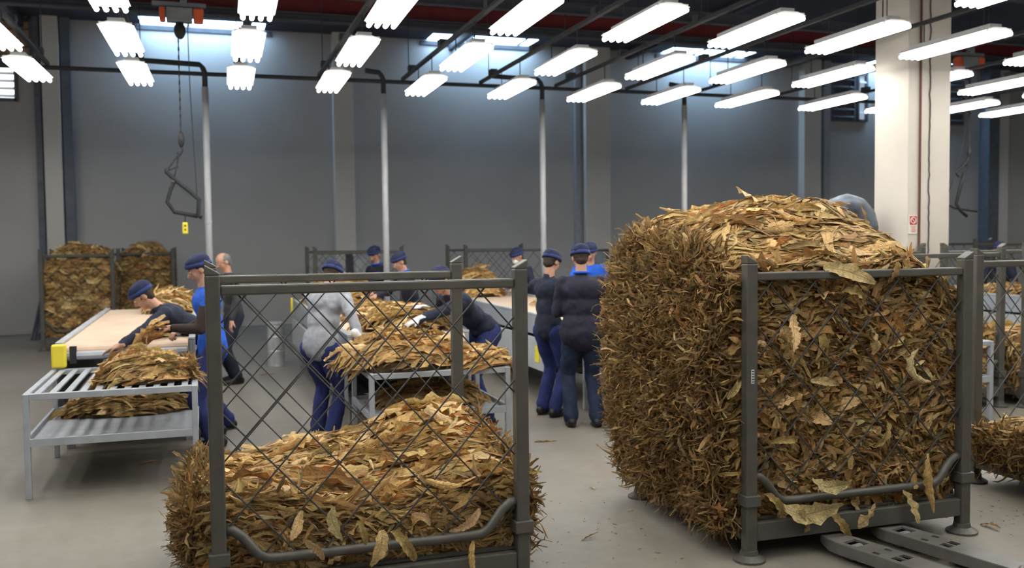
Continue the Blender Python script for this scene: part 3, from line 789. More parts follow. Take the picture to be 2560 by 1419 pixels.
def box_heap(root, H, rng, n_front, n_top, n_left, n_right, n_parts, small=1., part_zone=None, fk='front', fL=(.12, .30), fW=(.018, .040), tL=(.30, .70), tW=(.016, .052), fns=11):
    """H in root-local coordinates"""
    H.core(root, na=150 if small == 1. else 60, nb=80 if small == 1. else 40)
    bd = (H.x0-.07, H.x1+.05, H.y0-.045)
    if n_front:
        q, t = rng.random(n_front), rng.random(n_front)
        P = H.side(q, t, 'f', .0)+rng.standard_normal((n_front, 3))*.012; P[:, 1] += rng.uniform(-.02, .03, n_front)
        stuff_leaves(root, 'leaf_layers', P, np.tile([0, -1., .3], (n_front, 1)), fk, rng, (fL[0]*small, fL[1]*small), (fW[0]*small, fW[1]*small), fns, 4, WT_FRONT, curl=(.8, 2.7), bend=(-2.0, .1), kink=.6, twist=.8, rip=.42, bounds=bd)
    if n_top:
        u, v = rng.random(n_top), rng.random(n_top)
        P = H.topP(u, v, 0); N = grad_normal(H.top, P[:, 0], P[:, 1]); P += N*rng.uniform(-.025, .012, (n_top, 1))
        stuff_leaves(root, 'top_leaves', P, N, 'top', rng, (tL[0]*small, tL[1]*small), (tW[0]*small, tW[1]*small), 13, 4, WT_TOP, curl=(.9, 2.8), bend=(-.9, .0), kink=.6, twist=.5, rip=.45, bounds=bd, ztop=H.top)
    for which, nn in (('l', n_left), ('r', n_right)):
        if not nn: continue
        q, t = rng.random(nn), rng.random(nn)
        P = H.side(q, t, which, .0); sx = -1. if which == 'l' else 1.
        P[:, 0] += sx*rng.uniform(-.03, .035, nn); P[:, 1:] += rng.standard_normal((nn, 2))*.01
        low = t < .15; P[low, 2] -= rng.uniform(0, .10, low.sum())
        N = np.tile([sx, 0., .1], (nn, 1))
        stuff_leaves(root, 'stem_ends', P, N, 'stem', rng, (.12*small, .30*small), (.005*small, .014*small), 8, 3, WT_STEM, curl=(.5, 2.6), bend=(-2.5, 2.5), kink=1.3, twist=2.2, rip=.4, strand=True)
    # the most visible leaves, one by one
    zone = part_zone or (('f', .62), ('t', .38))
    for zn, share in zone:
        k = int(n_parts*share)
        if zn == 'f':
            P = H.side(rng.random(k), rng.random(k)**.9, 'f', -.012); P[:, 1] -= rng.uniform(0, .012, k)
            R = orient(P, np.tile([0, -1., .2], (k, 1)), 'front', rng)
            # face-on rather than edge-on
            R = orient(P, np.tile([0, -1., .2], (k, 1)), fk, rng); Nn = np.stack([.25*rng.standard_normal(k), -1+.0*P[:, 0], .35+.3*rng.standard_normal(k)], -1); R = frames(R[:, 0], Nn)
            sc = rng.uniform(.14, .30, k)*small
        elif zn == 't':
            P = H.topP(.04+.92*rng.random(k), .02+.95*rng.random(k), 0); N = grad_normal(H.top, P[:, 0], P[:, 1]); P += N*.012
            R = orient(P, N, 'top', rng); sc = rng.uniform(.30, .50, k)*small
        elif zn == 'l':
            P = H.side(rng.random(k), .1+.9*rng.random(k), 'l', -.02)
            R = orient(P, np.tile([-1., 0, .3], (k, 1)), 'hang', rng); sc = rng.uniform(.09, .2, k)*small
        elif zn == 'e':   # hanging over the lower front edge
            P = H.side(.04+.92*rng.random(k), .0+.12*rng.random(k), 'f', -.05)
            R = orient(P, np.tile([0, -1., .3], (k, 1)), 'hang', rng); sc = rng.uniform(.12, .24, k)*small
        for i in range(k): put_leaf(root, P[i], R[i], float(sc[i]), rng, lib=WIDE if (zn in 'el' or (zn == 'f' and rng.random() < .3)) else None)

def sstep(x, a, b):
    t = np.clip((x-a)/(b-a), 0, 1); return t*t*(3-2*t)

def dome_heap(root, rx, ry, h, rng, n, parts, small=.8, p=2.2, along='top', core=True, stems=0):
    """leaf pile on a surface; origin at its base centre"""
    rr = rng.uniform(0, 6.3, 4)
    def top(x, y):
        d = np.clip(1-(np.abs(x/rx)**p+np.abs(y/ry)**p), 0, 1)
        return h*d**.5*(1+.12*np.sin(x*11+rr[0])*np.sin(y*9+rr[1]))+.004
    def samp(k, m=.98):
        th = rng.uniform(0, 2*np.pi, k); r = m*np.sqrt(rng.random(k))
        x = rx*r*np.sign(np.cos(th))*np.abs(np.cos(th))**(2/p); y = ry*r*np.sign(np.sin(th))*np.abs(np.sin(th))**(2/p)
        P = np.stack([x, y, top(x, y)], -1); return P, grad_normal(top, x*.97, y*.97)
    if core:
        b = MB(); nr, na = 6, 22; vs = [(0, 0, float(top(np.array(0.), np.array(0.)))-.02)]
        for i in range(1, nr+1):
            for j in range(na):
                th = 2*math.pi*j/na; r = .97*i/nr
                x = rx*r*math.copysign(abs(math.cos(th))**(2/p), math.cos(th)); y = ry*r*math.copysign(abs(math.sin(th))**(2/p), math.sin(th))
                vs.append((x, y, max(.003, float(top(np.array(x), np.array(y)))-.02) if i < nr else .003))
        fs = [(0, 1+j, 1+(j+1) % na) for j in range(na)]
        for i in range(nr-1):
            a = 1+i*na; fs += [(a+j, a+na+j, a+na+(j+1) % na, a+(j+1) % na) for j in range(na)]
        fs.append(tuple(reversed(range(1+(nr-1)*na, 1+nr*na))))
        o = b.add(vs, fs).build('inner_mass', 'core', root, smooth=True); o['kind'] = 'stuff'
    P, N = samp(n); P[:, 2] = np.maximum(P[:, 2], .015)
    stuff_leaves(root, 'leaf_layers', P, N, along, rng, (.24*small, .50*small), (.012*small, .038*small), 9, 4, WT_TOP, curl=(.5, 2.3), bend=(-1.1, .0), kink=.3, twist=.4, rip=.3, ztop=top)
    if stems:
        P, N = samp(stems); P[:, 0] = rx*.9*(1+.1*rng.random(stems)); P[:, 2] = rng.uniform(.02, h*.8, stems); P[:, 1] *= .9
        stuff_leaves(root, 'stem_ends', P, np.tile([1., 0, .1], (stems, 1)), 'stem', rng, (.08, .16), (.005, .012), 7, 3, WT_STEM, curl=(.5, 2.6), bend=(-2.5, 2.5), kink=1.3, twist=2.2, rip=.4, strand=True)
    P, N = samp(parts, .9); P += N*.015; R = orient(P, N, along, rng)
    for i in range(parts): put_leaf(root, P[i], R[i], float(rng.uniform(.26, .46))*small, rng)

gl = 'caged leaf heaps'
# --- the biggest heap
h2 = thing('leaf_heap', 'huge golden-brown dried leaf heap bulging out of the right cage', 'leaf heap', (0, 0, 0), group=gl)
def top2(x, y):
    u = (x-2.74)/1.46; v = (y-4.38)/1.4
    hump = np.clip(1-np.abs((u-.44)/.60)**2.4, 0, 1)**.75
    r = 1.50+.41*hump*sstep(v, -.12, .42)+.02*sstep(-u, -.3, 0)*sstep(v, 0, .4)
    r = r-.12*sstep(u, .75, 1.02)-.08*sstep(v, .75, 1.0)
    return r+.02*np.sin(x*9)*np.sin(y*8+1)+.045*vnoise(x*4, y*8, 5)+.02*vnoise(x*8, y*20, 6)
H2 = BoxHeap(2.72, 4.17, 4.43, 5.78, .20, top2, bl=.19, br=.04, bf=.005)
box_heap(h2, H2, np.random.default_rng(11), 6500, 3600, 15000, 1200, 280, part_zone=(('f', .50), ('t', .36), ('l', .07), ('e', .07)), fk='patch', fL=(.12, .28), fW=(.016, .040), fns=9)
SPOT2 = [(2.90, 4.30, .30, .20, 10), (3.07, 4.29, .19, .17, -8), (3.31, 4.29, .14, .22, 5), (3.47, 4.29, .17, .20, -25), (3.77, 4.29, .21, .20, 15), (3.89, 4.28, .33, .34, 12), (3.22, 4.29, .37, .24, 75),
         (3.10, 4.29, .235, .36, 84), (3.43, 4.33, 1.42, .22, 42), (3.66, 4.32, 1.51, .18, -30), (3.00, 4.31, 1.22, .22, -20), (3.69, 4.31, 1.23, .18, 12), (3.79, 4.31, .97, .28, 8), (3.54, 4.31, 1.15, .18, 30), (2.97, 4.31, .65, .20, 60),
         (3.20, 4.31, .95, .16, 80), (3.35, 4.30, 1.54, .30, 70), (3.6, 4.31, .62, .18, -60)]
SPOT1 = [(.53, 4.29, .45, .17, 8), (.67, 4.29, .39, .14, -14), (.74, 4.28, .31, .18, 6), (.87, 4.28, .31, .22, 4), (.37, 4.29, .46, .14, -25), (1.18, 4.28, .22, .16, -12), (.45, 4.28, .35, .15, 20), (1.05, 4.29, .58, .18, 65), (1.18, 4.29, .39, .16, -70), (.95, 4.29, .44, .13, 40)]
def drape(root, spots, seed):
    rg = np.random.default_rng(seed)
    for (x, y, z, sc, ang) in spots:
        a = math.radians(ang)
        put_leaf(root, (x, y, z), frames(np.array([[math.sin(a), -.08, -math.cos(a)]]), np.array([[.2*rg.standard_normal(), -1., .15]]))[0], sc, rg, lib=WIDE)
drape(h2, SPOT2, 61)
# --- half full cage in front
h1 = thing('leaf_heap', 'half-height layered leaf heap in the front left cage, peaked at its rear right', 'leaf heap', (0, 0, 0), group=gl)
def top1(x, y):
    v = np.clip((y-4.38)/1.15, 0, 1); u = (x-.0)/1.5
    fr = .50+.04*np.sin(x*5+.5)
    re = .55+.19*sstep(u, .45, .80)-.08*sstep(u, .85, 1.0)-.02*np.sin(x*7)
    return fr+(re-fr)*sstep(v, 0, .85)+.035*vnoise(x*4, y*8, 7)+.018*vnoise(x*8, y*20, 8)
H1 = BoxHeap(.0, 1.47, 4.45, 5.52, .20, top1, bl=.10, br=.06, bf=.0)
box_heap(h1, H1, np.random.default_rng(12), 3800, 4200, 4200, 3000, 290, part_zone=(('f', .36), ('t', .60), ('e', .04)), fL=(.18, .44), fW=(.014, .040))
drape(h1, SPOT1, 62)
# --- low layer at the right
h3 = thing('leaf_heap', 'low light-brown leaf layer on the cage base at the right picture edge', 'leaf heap', (0, 0, 0), group=gl)
H3 = BoxHeap(5.10, 6.5, 4.00, 5.18, .22, lambda x, y: .40+.02*np.sin(x*9)*np.sin(y*7)+.0*x, bl=.06, br=.03, bf=.03)
box_heap(h3, H3, np.random.default_rng(13), 300, 1500, 1500, 0, 90, part_zone=(('t', 1.),))
for k, (x0, x1, y0, y1, zt, lab) in enumerate([(6.20, 7.40, 7.47, 8.28, .80, 'brown leaf heap in the cage behind the small grey stand'), (7.82, 9.15, 7.36, 8.25, .72, 'brown leaf heap in the cage at the right edge beside the pillar'),
        (-2.40, -1.50, 16.76, 17.86, 1.66, 'tall dark brown leaf bale in the rack by the far left wall'), (-1.36, -.62, 17.96, 19.0, 1.66, 'tall brown leaf bale behind the bending worker, right of its pair'),
        (5.95, 7.45, 13.5, 14.8, 1.25, 'distant brown leaf heap between the standing workers and the biggest heap')]):
    r = thing('leaf_heap', lab, 'leaf heap', (0, 0, 0), group=gl)
    zt_ = zt
    H = BoxHeap(x0, x1, y0, y1, .2 if k < 4 else .0, (lambda zt, x0, x1: (lambda x, y: zt+.06*np.sin(x*5)*np.sin(y*4+1)-(.25 if zt > 1.4 else .05)*(np.abs((x-(x0+x1)/2)/((x1-x0)/2))**3)))(zt, x0, x1), bl=.05, br=.05, bf=.03)
    box_heap(r, H, np.random.default_rng(30+k), 900 if k > 1 else 1300, 500, 700, 200, 50, small=1.25, part_zone=(('f', .8), ('t', .2)))

# --- piles on tables and belts
gp = 'leaf piles on tables and belts'
def pile(lab, loc, rx, ry, h, seed, n=350, parts=50, small=.85, rz=0., stems=0, along='top'):
    r = thing('leaf_pile', lab, 'leaf pile', loc, rz, group=gp)
    dome_heap(r, rx, ry, h, np.random.default_rng(seed), n, parts, small, stems=stems, along=along)
pile('fanned golden leaf pile on the left slatted table', (-.42, 7.48, .722), .32, .28, .18, 41, 500, 60, rz=.12, stems=400)
pile('big golden leaf pile on the left half of the table behind the front cage', (1.50, 7.55, .722), .52, .46, .24, 42, 700, 90, stems=0, rz=.1)
pile('flatter leaf pile on the right end of the table behind the front cage', (2.08, 7.38, .722), .26, .30, .12, 43, 260, 40)
pile('leaf pile at the front end of the middle conveyor under the reaching worker', (1.76, 8.75, .926), .42, .50, .16, 44, 420, 60)
pile('golden leaves spread along the middle conveyor belt', (1.72, 10.2, .926), .42, .85, .10, 45, 500, 60)
pile('heaped leaves at the far end of the middle conveyor', (1.72, 12.5, .926), .45, .75, .28, 46, 420, 50, small=1.)
pile('leaf pile lying on the long grey conveyor before the masked worker', (3.80, 13.3, .926), .32, .50, .20, 47, 420, 50, small=1.)
pile('leaf pile far back on the long grey conveyor', (3.92, 14.0, .926), .42, .35, .34, 48, 300, 40, small=1.)
pile('thin leaf scatter on the long grey conveyor belt', (4.15, 10.9, .926), .25, .40, .04, 49, 90, 20)
pile('leaf pile on the near end of the long grey conveyor by the big heap', (4.05, 9.3, .926), .36, .42, .12, 50, 300, 40)
pile('leaf pile at the far end of the left conveyor behind the bending worker', (-.40, 12.0, .926), .28, .45, .22, 51, 300, 40, small=1.)
pile('leaf scraps at the back of the lower shelf of the left table', (-.62, 8.12, .382), .48, .26, .13, 52, 260, 30)
pile('leaf scraps on the lower shelf of the table behind the front cage', (1.75, 7.62, .382), .46, .30, .16, 53, 320, 40)
pile('leaves on the table hidden behind the standing workers', (4.2, 8.1, .722), .45, .5, .16, 54, 300, 40)
pile('leaf layer on the far right conveyor before the small worker', (10.7, 10.2, .926), .42, .9, .07, 55, 250, 30)

# --- loose leaves on the floor
def floor_leaf(lab, x, y, s, rz, seed, flat=.5):
    rng = np.random.default_rng(seed)
    o = bpy.data.objects.new('loose_leaf', VAR[rng.integers(len(VAR))]); COL.objects.link(o)
    zmin = min(v.co.z for v in o.data.vertices)
    o.matrix_world = Matrix.Translation((x, y, -zmin*s*flat+.001)) @ Matrix.Rotation(rz, 4, 'Z') @ Matrix.Diagonal((s, s, s*flat, 1))
    tag(o, lab, 'leaf', 'loose leaves on the floor')
floor_leaf('loose leaf on open floor between the two big cages, nearest the viewer', 2.09, 4.98, .14, .2, 1)
floor_leaf('loose leaf on the floor right of the front cage post by the standing workers', 2.75, 7.5, .20, -.3, 2)
floor_leaf('small leaf scrap on the floor left of the biggest heap', 2.53, 5.98, .09, 1.2, 3)
floor_leaf('curled leaf on the floor beside the front right foot of the biggest cage', 4.40, 4.36, .15, 1.9, 4)
floor_leaf('tiny leaf scrap near the lower left corner of the biggest heap', 2.55, 5.4, .06, .5, 5)
floor_leaf('pale leaf on the floor under the left slatted table', -.45, 7.9, .2, .9, 6)
floor_leaf('leaf on the floor beyond the left table near the grey drum', .75, 12.6, .22, .4, 7)
rng = np.random.default_rng(77)
n = 160
P = np.stack([np.concatenate([rng.normal(4.65, .22, 60), rng.normal(2.35, .4, 60), rng.normal(1.7, .4, 40)]), np.concatenate([rng.normal(4.45, .22, 60), rng.normal(5.1, .5, 60), rng.normal(4.9, .5, 40)]), np.full(n, .006)], -1)
V, Q, uvv = leaf_batch(n, rng, rng.uniform(.008, .035, n), rng.uniform(.002, .006, n), 4, 3, rip=.1)
R = frames(np.stack([rng.standard_normal(n), rng.standard_normal(n), 0*P[:, 0]], -1), np.tile([0, 0, 1.], (n, 1)))
V = place(V, R, P); V[:, :, 2] = np.clip(V[:, :, 2], .001, .02)
o = bpy.data.objects.new('leaf_crumbs', arrays_mesh('leaf_crumbs', V, Q, uvv, pick_colors(n, rng, WT_STEM), M['leaf'])); COL.objects.link(o)
tag(o, 'fine brown leaf crumbs strewn on the floor around the cages', 'crumbs', kind='stuff')

# ------------------------------------------------------------------ pallet truck
pt = thing('pallet_truck', 'grey pallet truck forks pushed under the biggest cage', 'pallet truck', (3.44, 4.42, 0), math.radians(180+13))
def fork(x):
    """fork along +y from tip at y=0"""
    w, L, z = .165, 1.15, .085
    b = MB()
    ys = [0, .03, .10, .16]; ws = [.045, .09, .14, .165]
    # deck with real openings: built from strips around the holes
    holes = [(.17, .25, -.045, .045), (.31, .35, -.055, -.03), (.31, .35, .03, .055), (.42, .47, -.05, -.005), (.42, .47, .005+.01, .055)]
    def deck(y0, y1, x0, x1): b.box(((x0+x1)/2, (y0+y1)/2, z), (x1-x0, y1-y0, .012))
    vs = []; k = 7
    pr = [(0, .05), (.015, .085), (.05, .118), (.10, .145), (.16, .165)]
    for yy, ww in pr: vs += [(-ww/2, yy, z-.006), (ww/2, yy, z-.006), (ww/2, yy, z+.006), (-ww/2, yy, z+.006)]
    fs = [(3, 2, 1, 0), tuple(4*(len(pr)-1)+i for i in range(4))]
    for i in range(len(pr)-1):
        a, c = 4*i, 4*i+4
        fs += [(a, a+1, c+1, c), (a+1, a+2, c+2, c+1), (a+2, a+3, c+3, c+2), (a+3, a, c, c+3)]
    b.add(vs, fs)
    h = w/2
    rows = [(.16, .17, []), (.17, .26, [(-.05, .05)]), (.26, .36, []), (.36, .40, [(-.062, -.034), (.034, .062)]), (.40, .47, []), (.47, .53, [(-.055, -.006), (.006, .055)]), (.53, L, [])]
    for y0, y1, hs in rows:
        cuts = [-h]+[v for q in hs for v in q]+[h]
        for i in range(0, len(cuts), 2): deck(y0, y1, cuts[i], cuts[i+1])
    b.build('fork', 'truck', pt, loc=(x, 0, 0))
    s = MB()
    for e in (-1, 1):
        vs = []
        for yy, ww in pr+[(L, .165)]:
            zb = .03 if yy > .1 else .03+.03*(1-yy/.1)
            for dx in (-.005, .005):
                vs += [(e*ww/2+dx, yy, zb), (e*ww/2+dx, yy, z+.004)]
        n_ = len(pr)+1; fs = []
        for i in range(n_-1):
            a = 4*i; c = a+4
            fs += [(a, c, c+1, a+1), (a+2, a+3, c+3, c+2), (a, a+2, c+2, c), (a+1, c+1, c+3, a+3)]
        fs += [(0, 1, 3, 2), (4*n_-4, 4*n_-2, 4*n_-1, 4*n_-3)]
        s.add(vs, fs)
    s.build('fork_flange', 'truck', pt, loc=(x, 0, 0))
    MB().cyl((x-.045, .21, .04), (x+.045, .21, .04), .04, n=16).build('load_roller', 'grey_paint', pt)
    MB().cyl((x-.05, .295, .07), (x-.02, .295, .07), .008).build('axle_pin', 'bin_metal', pt)
fork(0.20); fork(-.20)
MB().box((0, 1.24, .16), (.56, .20, .20)).build('pump_housing', 'truck', pt, bevel=.02)
MB().cyl((0, 1.32, .09), (0, 1.32, .42), .06, n=16).build('pump_cylinder', 'truck', pt)
MB().cyl((-.06, 1.36, .09), (.06, 1.36, .09), .09, n=18).build('steer_wheel', 'black', pt)
MB().tube([(0, 1.36, .3), (0, 1.60, 1.1)], .02).tube([(-.11, 1.61, 1.12), (.11, 1.61, 1.12)], .018).build('drawbar', 'truck', pt)

# ------------------------------------------------------------------ hoists
def hoist(root, twist=1.):
    """origin on the trolley centre"""
    MB().box((0, 0, .13), (.62, .05, .05)).build('trolley_frame', 'grey_paint', root)
    MB().box((0.0, 0, 0), (.30, .16, .17)).build('hoist_body', 'grey_paint', root, bevel=.01)
    for s, l in ((-1, .07), (1, .12)): MB().box((s*(.16+l/2), 0, 0), (l, .16, .17)).build('end_cover', 'orange', root, bevel=.02)
    MB().box((.05, 0, .24), (.08, .1, .2)).build('hanger_bracket', 'grey_paint', root)
    MB().ell((-.0, -.0, -.18), (.07, .07, .11)).box((0, 0, -.09), (.06, .06, .08)).build('chain_bag', 'black', root)
    return root
def chain(pts, root, name='chain'):
    b = MB()
    for i in range(len(pts)-1):
        a, c = Vector(pts[i]), Vector(pts[i+1]); k = max(1, int((c-a).length/.05))
        for j in range(k):
            p = a.lerp(c, j/k); q = a.lerp(c, (j+.95)/k)
            b.cyl(p, q, .007 if j % 2 else .011, n=5)
    return b.build(name, 'black', root)
hx, hy, hz = -.215, 12.3, 4.50
ho = thing('chain_hoist', 'grey and orange chain hoist with clamp hanging over the left conveyor', 'hoist', (hx, hy, hz))
hoist(ho)
z_ = lambda h: h-hz
chain([(-.02, 0, -.28), (-.02, 0, z_(3.10))], ho)
MB().tube([(.09, 0, -.12), (.10, 0, z_(3.6)), (.14, 0, z_(2.5)), (.15, 0, z_(2.2))], .006, n=5).build('control_cable', 'black', ho)
MB().lathe((-.02, 0, z_(3.0)), [(.015, -.10), (.035, -.06), (.04, 0), (.03, .06), (.012, .10)], 10).tube([(-.02, 0, z_(2.92)), (-.01, 0, z_(2.86)), (-.04, 0, z_(2.80)), (-.07, 0, z_(2.84))], .014).build('hook_block', 'black', ho, smooth=True)
MB().tube([(-.05, 0, z_(2.82)), (-.12, 0, z_(2.72)), (-.20, 0, z_(2.61))], .012, n=6).tube([(-.05, 0, z_(2.82)), (-.08, 0, z_(2.66)), (-.11, 0, z_(2.54))], .012, n=6).tube([(-.20, 0, z_(2.61)), (-.06, 0, z_(2.66))], .009, n=5).build('lifting_link', 'pipe', ho)
MB().tube([(-.20, 0, z_(2.64)), (-.20, 0, z_(2.60)), (-.10, 0, z_(2.50)), (.08, 0, z_(2.35)), (.17, 0, z_(2.26)), (.155, 0, z_(2.06)), (.20, 0, z_(2.04))], .027, n=8).build('upper_clamp_arm', 'pipe', ho, smooth=True)
MB().tube([(-.11, .02, z_(2.50)), (-.16, .02, z_(2.38)), (-.20, .02, z_(2.23)), (-.12, .02, z_(2.11)), (.15, .02, z_(2.055))], .025, n=8).build('lower_clamp_arm', 'pipe', ho, smooth=True)
MB().ell((-.11, .01, z_(2.50)), (.03, .03, .03)).build('pivot_bolt', 'bin_metal', ho, smooth=True)
MB().cyl((.005, 0, z_(2.07)), (.0, 0, z_(1.98)), .006).build('pendant_cord', 'black', ho)
pd = MB().box((0, 0, z_(1.91)), (.065, .04, .14)).build('pendant_control', 'yellow', ho, bevel=.012)
MB().cyl((0, -.025, z_(1.94)), (0, -.018, z_(1.94)), .012).cyl((0, -.025, z_(1.89)), (0, -.018, z_(1.89)), .012).build('button', 'black', pd)
hr = MB().box((0, 0, 0), (XR-XL, .09, .02)).box((0, 0, -.07), (XR-XL, .02, .14)).box((0, 0, -.14), (XR-XL, .09, .02)).build('crane_rail', 'dark_steel', loc=((XL+XR)/2, 12.3, 4.98))
tag(hr, 'dark steel crane rail carrying the chain hoists', 'rail')
h2o = thing('chain_hoist', 'dark chain hoist with folded clamp hanging right of the square pillar', 'hoist', (11.82, 12.3, 4.5))
hoist(h2o)
hz = 4.5
MB().tube([(0.05, 0, -.28), (.03, 0, z_(3.7)), (-.15, 0, z_(2.9)), (-.35, 0, z_(2.4))], .009, n=5).build('chain', 'black', h2o)
MB().tube([(.06, 0, -.2), (.05, 0, z_(3.15))], .008, n=5).lathe((.05, 0, z_(3.05)), [(.015, -.1), (.04, 0), (.012, .1)], 8).build('hook_block', 'black', h2o)
MB().tube([(.05, 0, z_(2.98)), (-.02, 0, z_(2.88)), (-.22, 0, z_(2.72)), (-.16, 0, z_(2.66)), (-.0, 0, z_(2.80)), (.05, 0, z_(2.98))], .02, n=7).build('lifting_link', 'black', h2o)
MB().tube([(-.05, 0, z_(2.7)), (-.12, 0, z_(2.50)), (-.20, 0, z_(2.22)), (-.10, 0, z_(2.10)), (.02, 0, z_(2.02))], .026, n=8).build('upper_clamp_arm', 'black', h2o, smooth=True)
MB().tube([(-.38, .02, z_(2.22)), (-.20, .02, z_(2.15)), (.05, .02, z_(2.12)), (.24, .02, z_(2.1))], .018, n=7).build('lower_clamp_arm', 'black', h2o, smooth=True)

# ------------------------------------------------------------------ other equipment
dr = thing('metal_drum', 'plain grey metal drum on the floor between the two conveyors', 'drum', (.92, 13.45, 0))
MB().lathe((0, 0, 0), [(.115, 0), (.12, .01), (.115, .03), (.115, .2), (.12, .21), (.115, .22), (.115, .4), (.12, .41), (.115, .42), (.115, .58), (.122, .59), (.122, .60), (.10, .60)], 20).build('shell', 'bin_metal', dr)
MB().lathe((0, 0, .6), [(.10, 0), (.10, .012), (.02, .016)], 20).build('lid', 'bin_metal', dr)
cb = thing('control_cabinet', 'grey control cabinet in a dark frame by the back wall behind the capped worker', 'cabinet', (2.95, 18.6, 0))
MB().box((0, 0, .72), (.36, .3, 1.40)).build('case', 'conv', cb, bevel=.01)
MB().box((0, -.16, .75), (.30, .02, 1.2)).build('door', 'conv_light', cb, bevel=.005)
MB().box((.11, -.18, .8), (.02, .02, .1)).build('handle', 'black', cb)
for s in (-1, 1): MB().box((s*.24, 0, .75), (.10, .3, 1.5)).build('frame_post', 'dark_steel', cb)
for s in (-1, 1): MB().box((s*.12, 0, .01), (.06, .26, .02)).build('foot', 'black', cb)
pn = thing('framed_panel', 'dark-framed blue-grey panel standing by the back wall left of the distant heap', 'panel', (6.75, 15.9, 0))
MB().box((0, 0, 1.30), (.56, .02, .34)).build('pane', 'glass_pane', pn)
f = MB()
for s in (-1, 1): f.box((s*.30, 0, .76), (.05, .05, 1.52))
for z in (1.50, 1.10): f.box((0, 0, z), (.6, .05, .05))
f.build('frame', 'dark_steel', pn)
for s in (-1, 1): MB().box((s*.30, 0, .02), (.05, .5, .04)).build('foot', 'dark_steel', pn)
du = thing('exhaust_duct', 'shiny blue-grey curved duct hood showing above the biggest heap', 'duct', (6.98, 9.0, 0))
arc = [(-.30+.30*math.cos(a)*1.0, 0, 1.80+.30*math.sin(a)) for a in np.linspace(math.pi, 0, 13)]
arc = [(x+.28, y, z) for x, y, z in arc]
MB().tube([(p[0], p[1], p[2]) for p in arc], [.10 if i % 2 else .108 for i in range(13)], n=16).build('bent_hose', 'duct', du, smooth=True)
MB().cyl((.28, 0, 0), (.28, 0, 1.81), .10, n=16).build('riser', 'duct', du, smooth=True)
MB().lathe((-.32, 0, 1.74), [(.14, -.06), (.11, .07)], 16).build('hood', 'duct', du, smooth=True)
MB().lathe((.28, 0, 0), [(.17, 0), (.17, .02), (.1, .03)], 16).build('base_flange', 'duct', du)
# planks leaning at the left rack
lr = thing('leaning_bars', 'dark bars leaning on the wall left of the caged bales', 'bars', (-2.86, 18.9, 0))
for k in range(3): MB().tube([(-.02-.05*k, -.1-.25*k*.3, 0), (.03, .75, 1.45-.1*k)], .022, n=6).build('bar', 'dark_steel', lr)

# ------------------------------------------------------------------ people
def remesh(mb, name, m, parent, vox, smooth=3, fold=0., fscale=.12):
    me = mb.mesh(name); o = bpy.data.objects.new(name, me); COL.objects.link(o)
    r = o.modifiers.new('r', 'REMESH'); r.mode = 'VOXEL'; r.voxel_size = vox; r.use_smooth_shade = True
    s = o.modifiers.new('s', 'SMOOTH'); s.iterations = smooth; s.factor = .5
    if fold:
        t = bpy.data.textures.new('fold', 'CLOUDS'); t.noise_scale = fscale
        d = o.modifiers.new('d', 'DISPLACE'); d.texture = t; d.strength = fold; d.mid_level = .5; d.texture_coords = 'LOCAL'
    dg = bpy.context.evaluated_depsgraph_get()
    ev = o.evaluated_get(dg)
    nm = bpy.data.meshes.new_from_object(ev, depsgraph=dg)
    o.modifiers.clear(); o.data = nm; bpy.data.meshes.remove(me)
    nm.name = name
    nm.materials.clear(); nm.materials.append(M[m])
    nm.polygons.foreach_set('use_smooth', [True]*len(nm.polygons))
    if parent is not None: o.parent = parent
    return o

def limb(b, pts, rs, n=12):
    """tapered capsules through pts"""
    pts = [Vector(p) for p in pts]
    for i in range(len(pts)-1):
        b.cyl(pts[i], pts[i+1], rs[i], rs[i+1], n=n)
    for p, r in zip(pts, rs): b.ell(p, (r, r, r), nu=n, nv=8)

def ik(a, c, l1, l2, hint):
    a, c, hint = Vector(a), Vector(c), Vector(hint)
    d = c-a; D = min(d.length, (l1+l2)*.999); dn = d.normalized()
    c = a+dn*D
    x = (l1*l1-l2*l2+D*D)/(2*D); h = math.sqrt(max(0, l1*l1-x*x))
    s = hint-hint.dot(dn)*dn
    if s.length < 1e-5: s = Vector((1, 0, 0))
    return a+dn*x+s.normalized()*h, c

def hand(b, wr, d, nrm, side, s=1., curl=.5, grow=0.):
    """palm and five fingers. d along the hand, nrm = palm facing, side: +1 thumb towards cross(d,nrm)"""
    d = Vector(d).normalized(); nrm = Vector(nrm); nrm = (nrm-nrm.dot(d)*d).normalized(); t = d.cross(nrm)*side
    R = Matrix((t, d, nrm)).transposed()
    b.ell(wr+d*.048*s, (.041*s+grow, .050*s+grow, .015*s+grow), rot=R, nu=14, nv=8)
    limb(b, [wr-d*.02*s, wr+d*.03*s], [.026*s+grow, .026*s+grow])
    for k, (off, ln) in enumerate(((.030, .070), (.010, .078), (-.010, .072), (-.029, .056))):
        p0 = wr+d*.080*s+t*off*s; c = curl*(1+.12*k); rf = .0088*s+grow*.6
        d1 = (d*math.cos(c*.6)+nrm*math.sin(c*.6)+t*off*1.2).normalized(); p1 = p0+d1*ln*.5*s
        d2 = (d*math.cos(c*1.5)+nrm*math.sin(c*1.5)).normalized(); p2 = p1+d2*ln*.5*s
        limb(b, [p0-d*.03*s, p0, p1, p2], [rf, rf, rf*.95, rf*.8], n=8)
    q0 = wr+d*.022*s+t*.030*s; q1 = q0+(d*.6+t*.75+nrm*.25).normalized()*.034*s; q2 = q1+(d*.85+t*.25+nrm*.45).normalized()*.032*s
    limb(b, [q0, q1, q2], [.0125*s+grow*.6, .0105*s+grow*.6, .009*s+grow*.5], n=8)

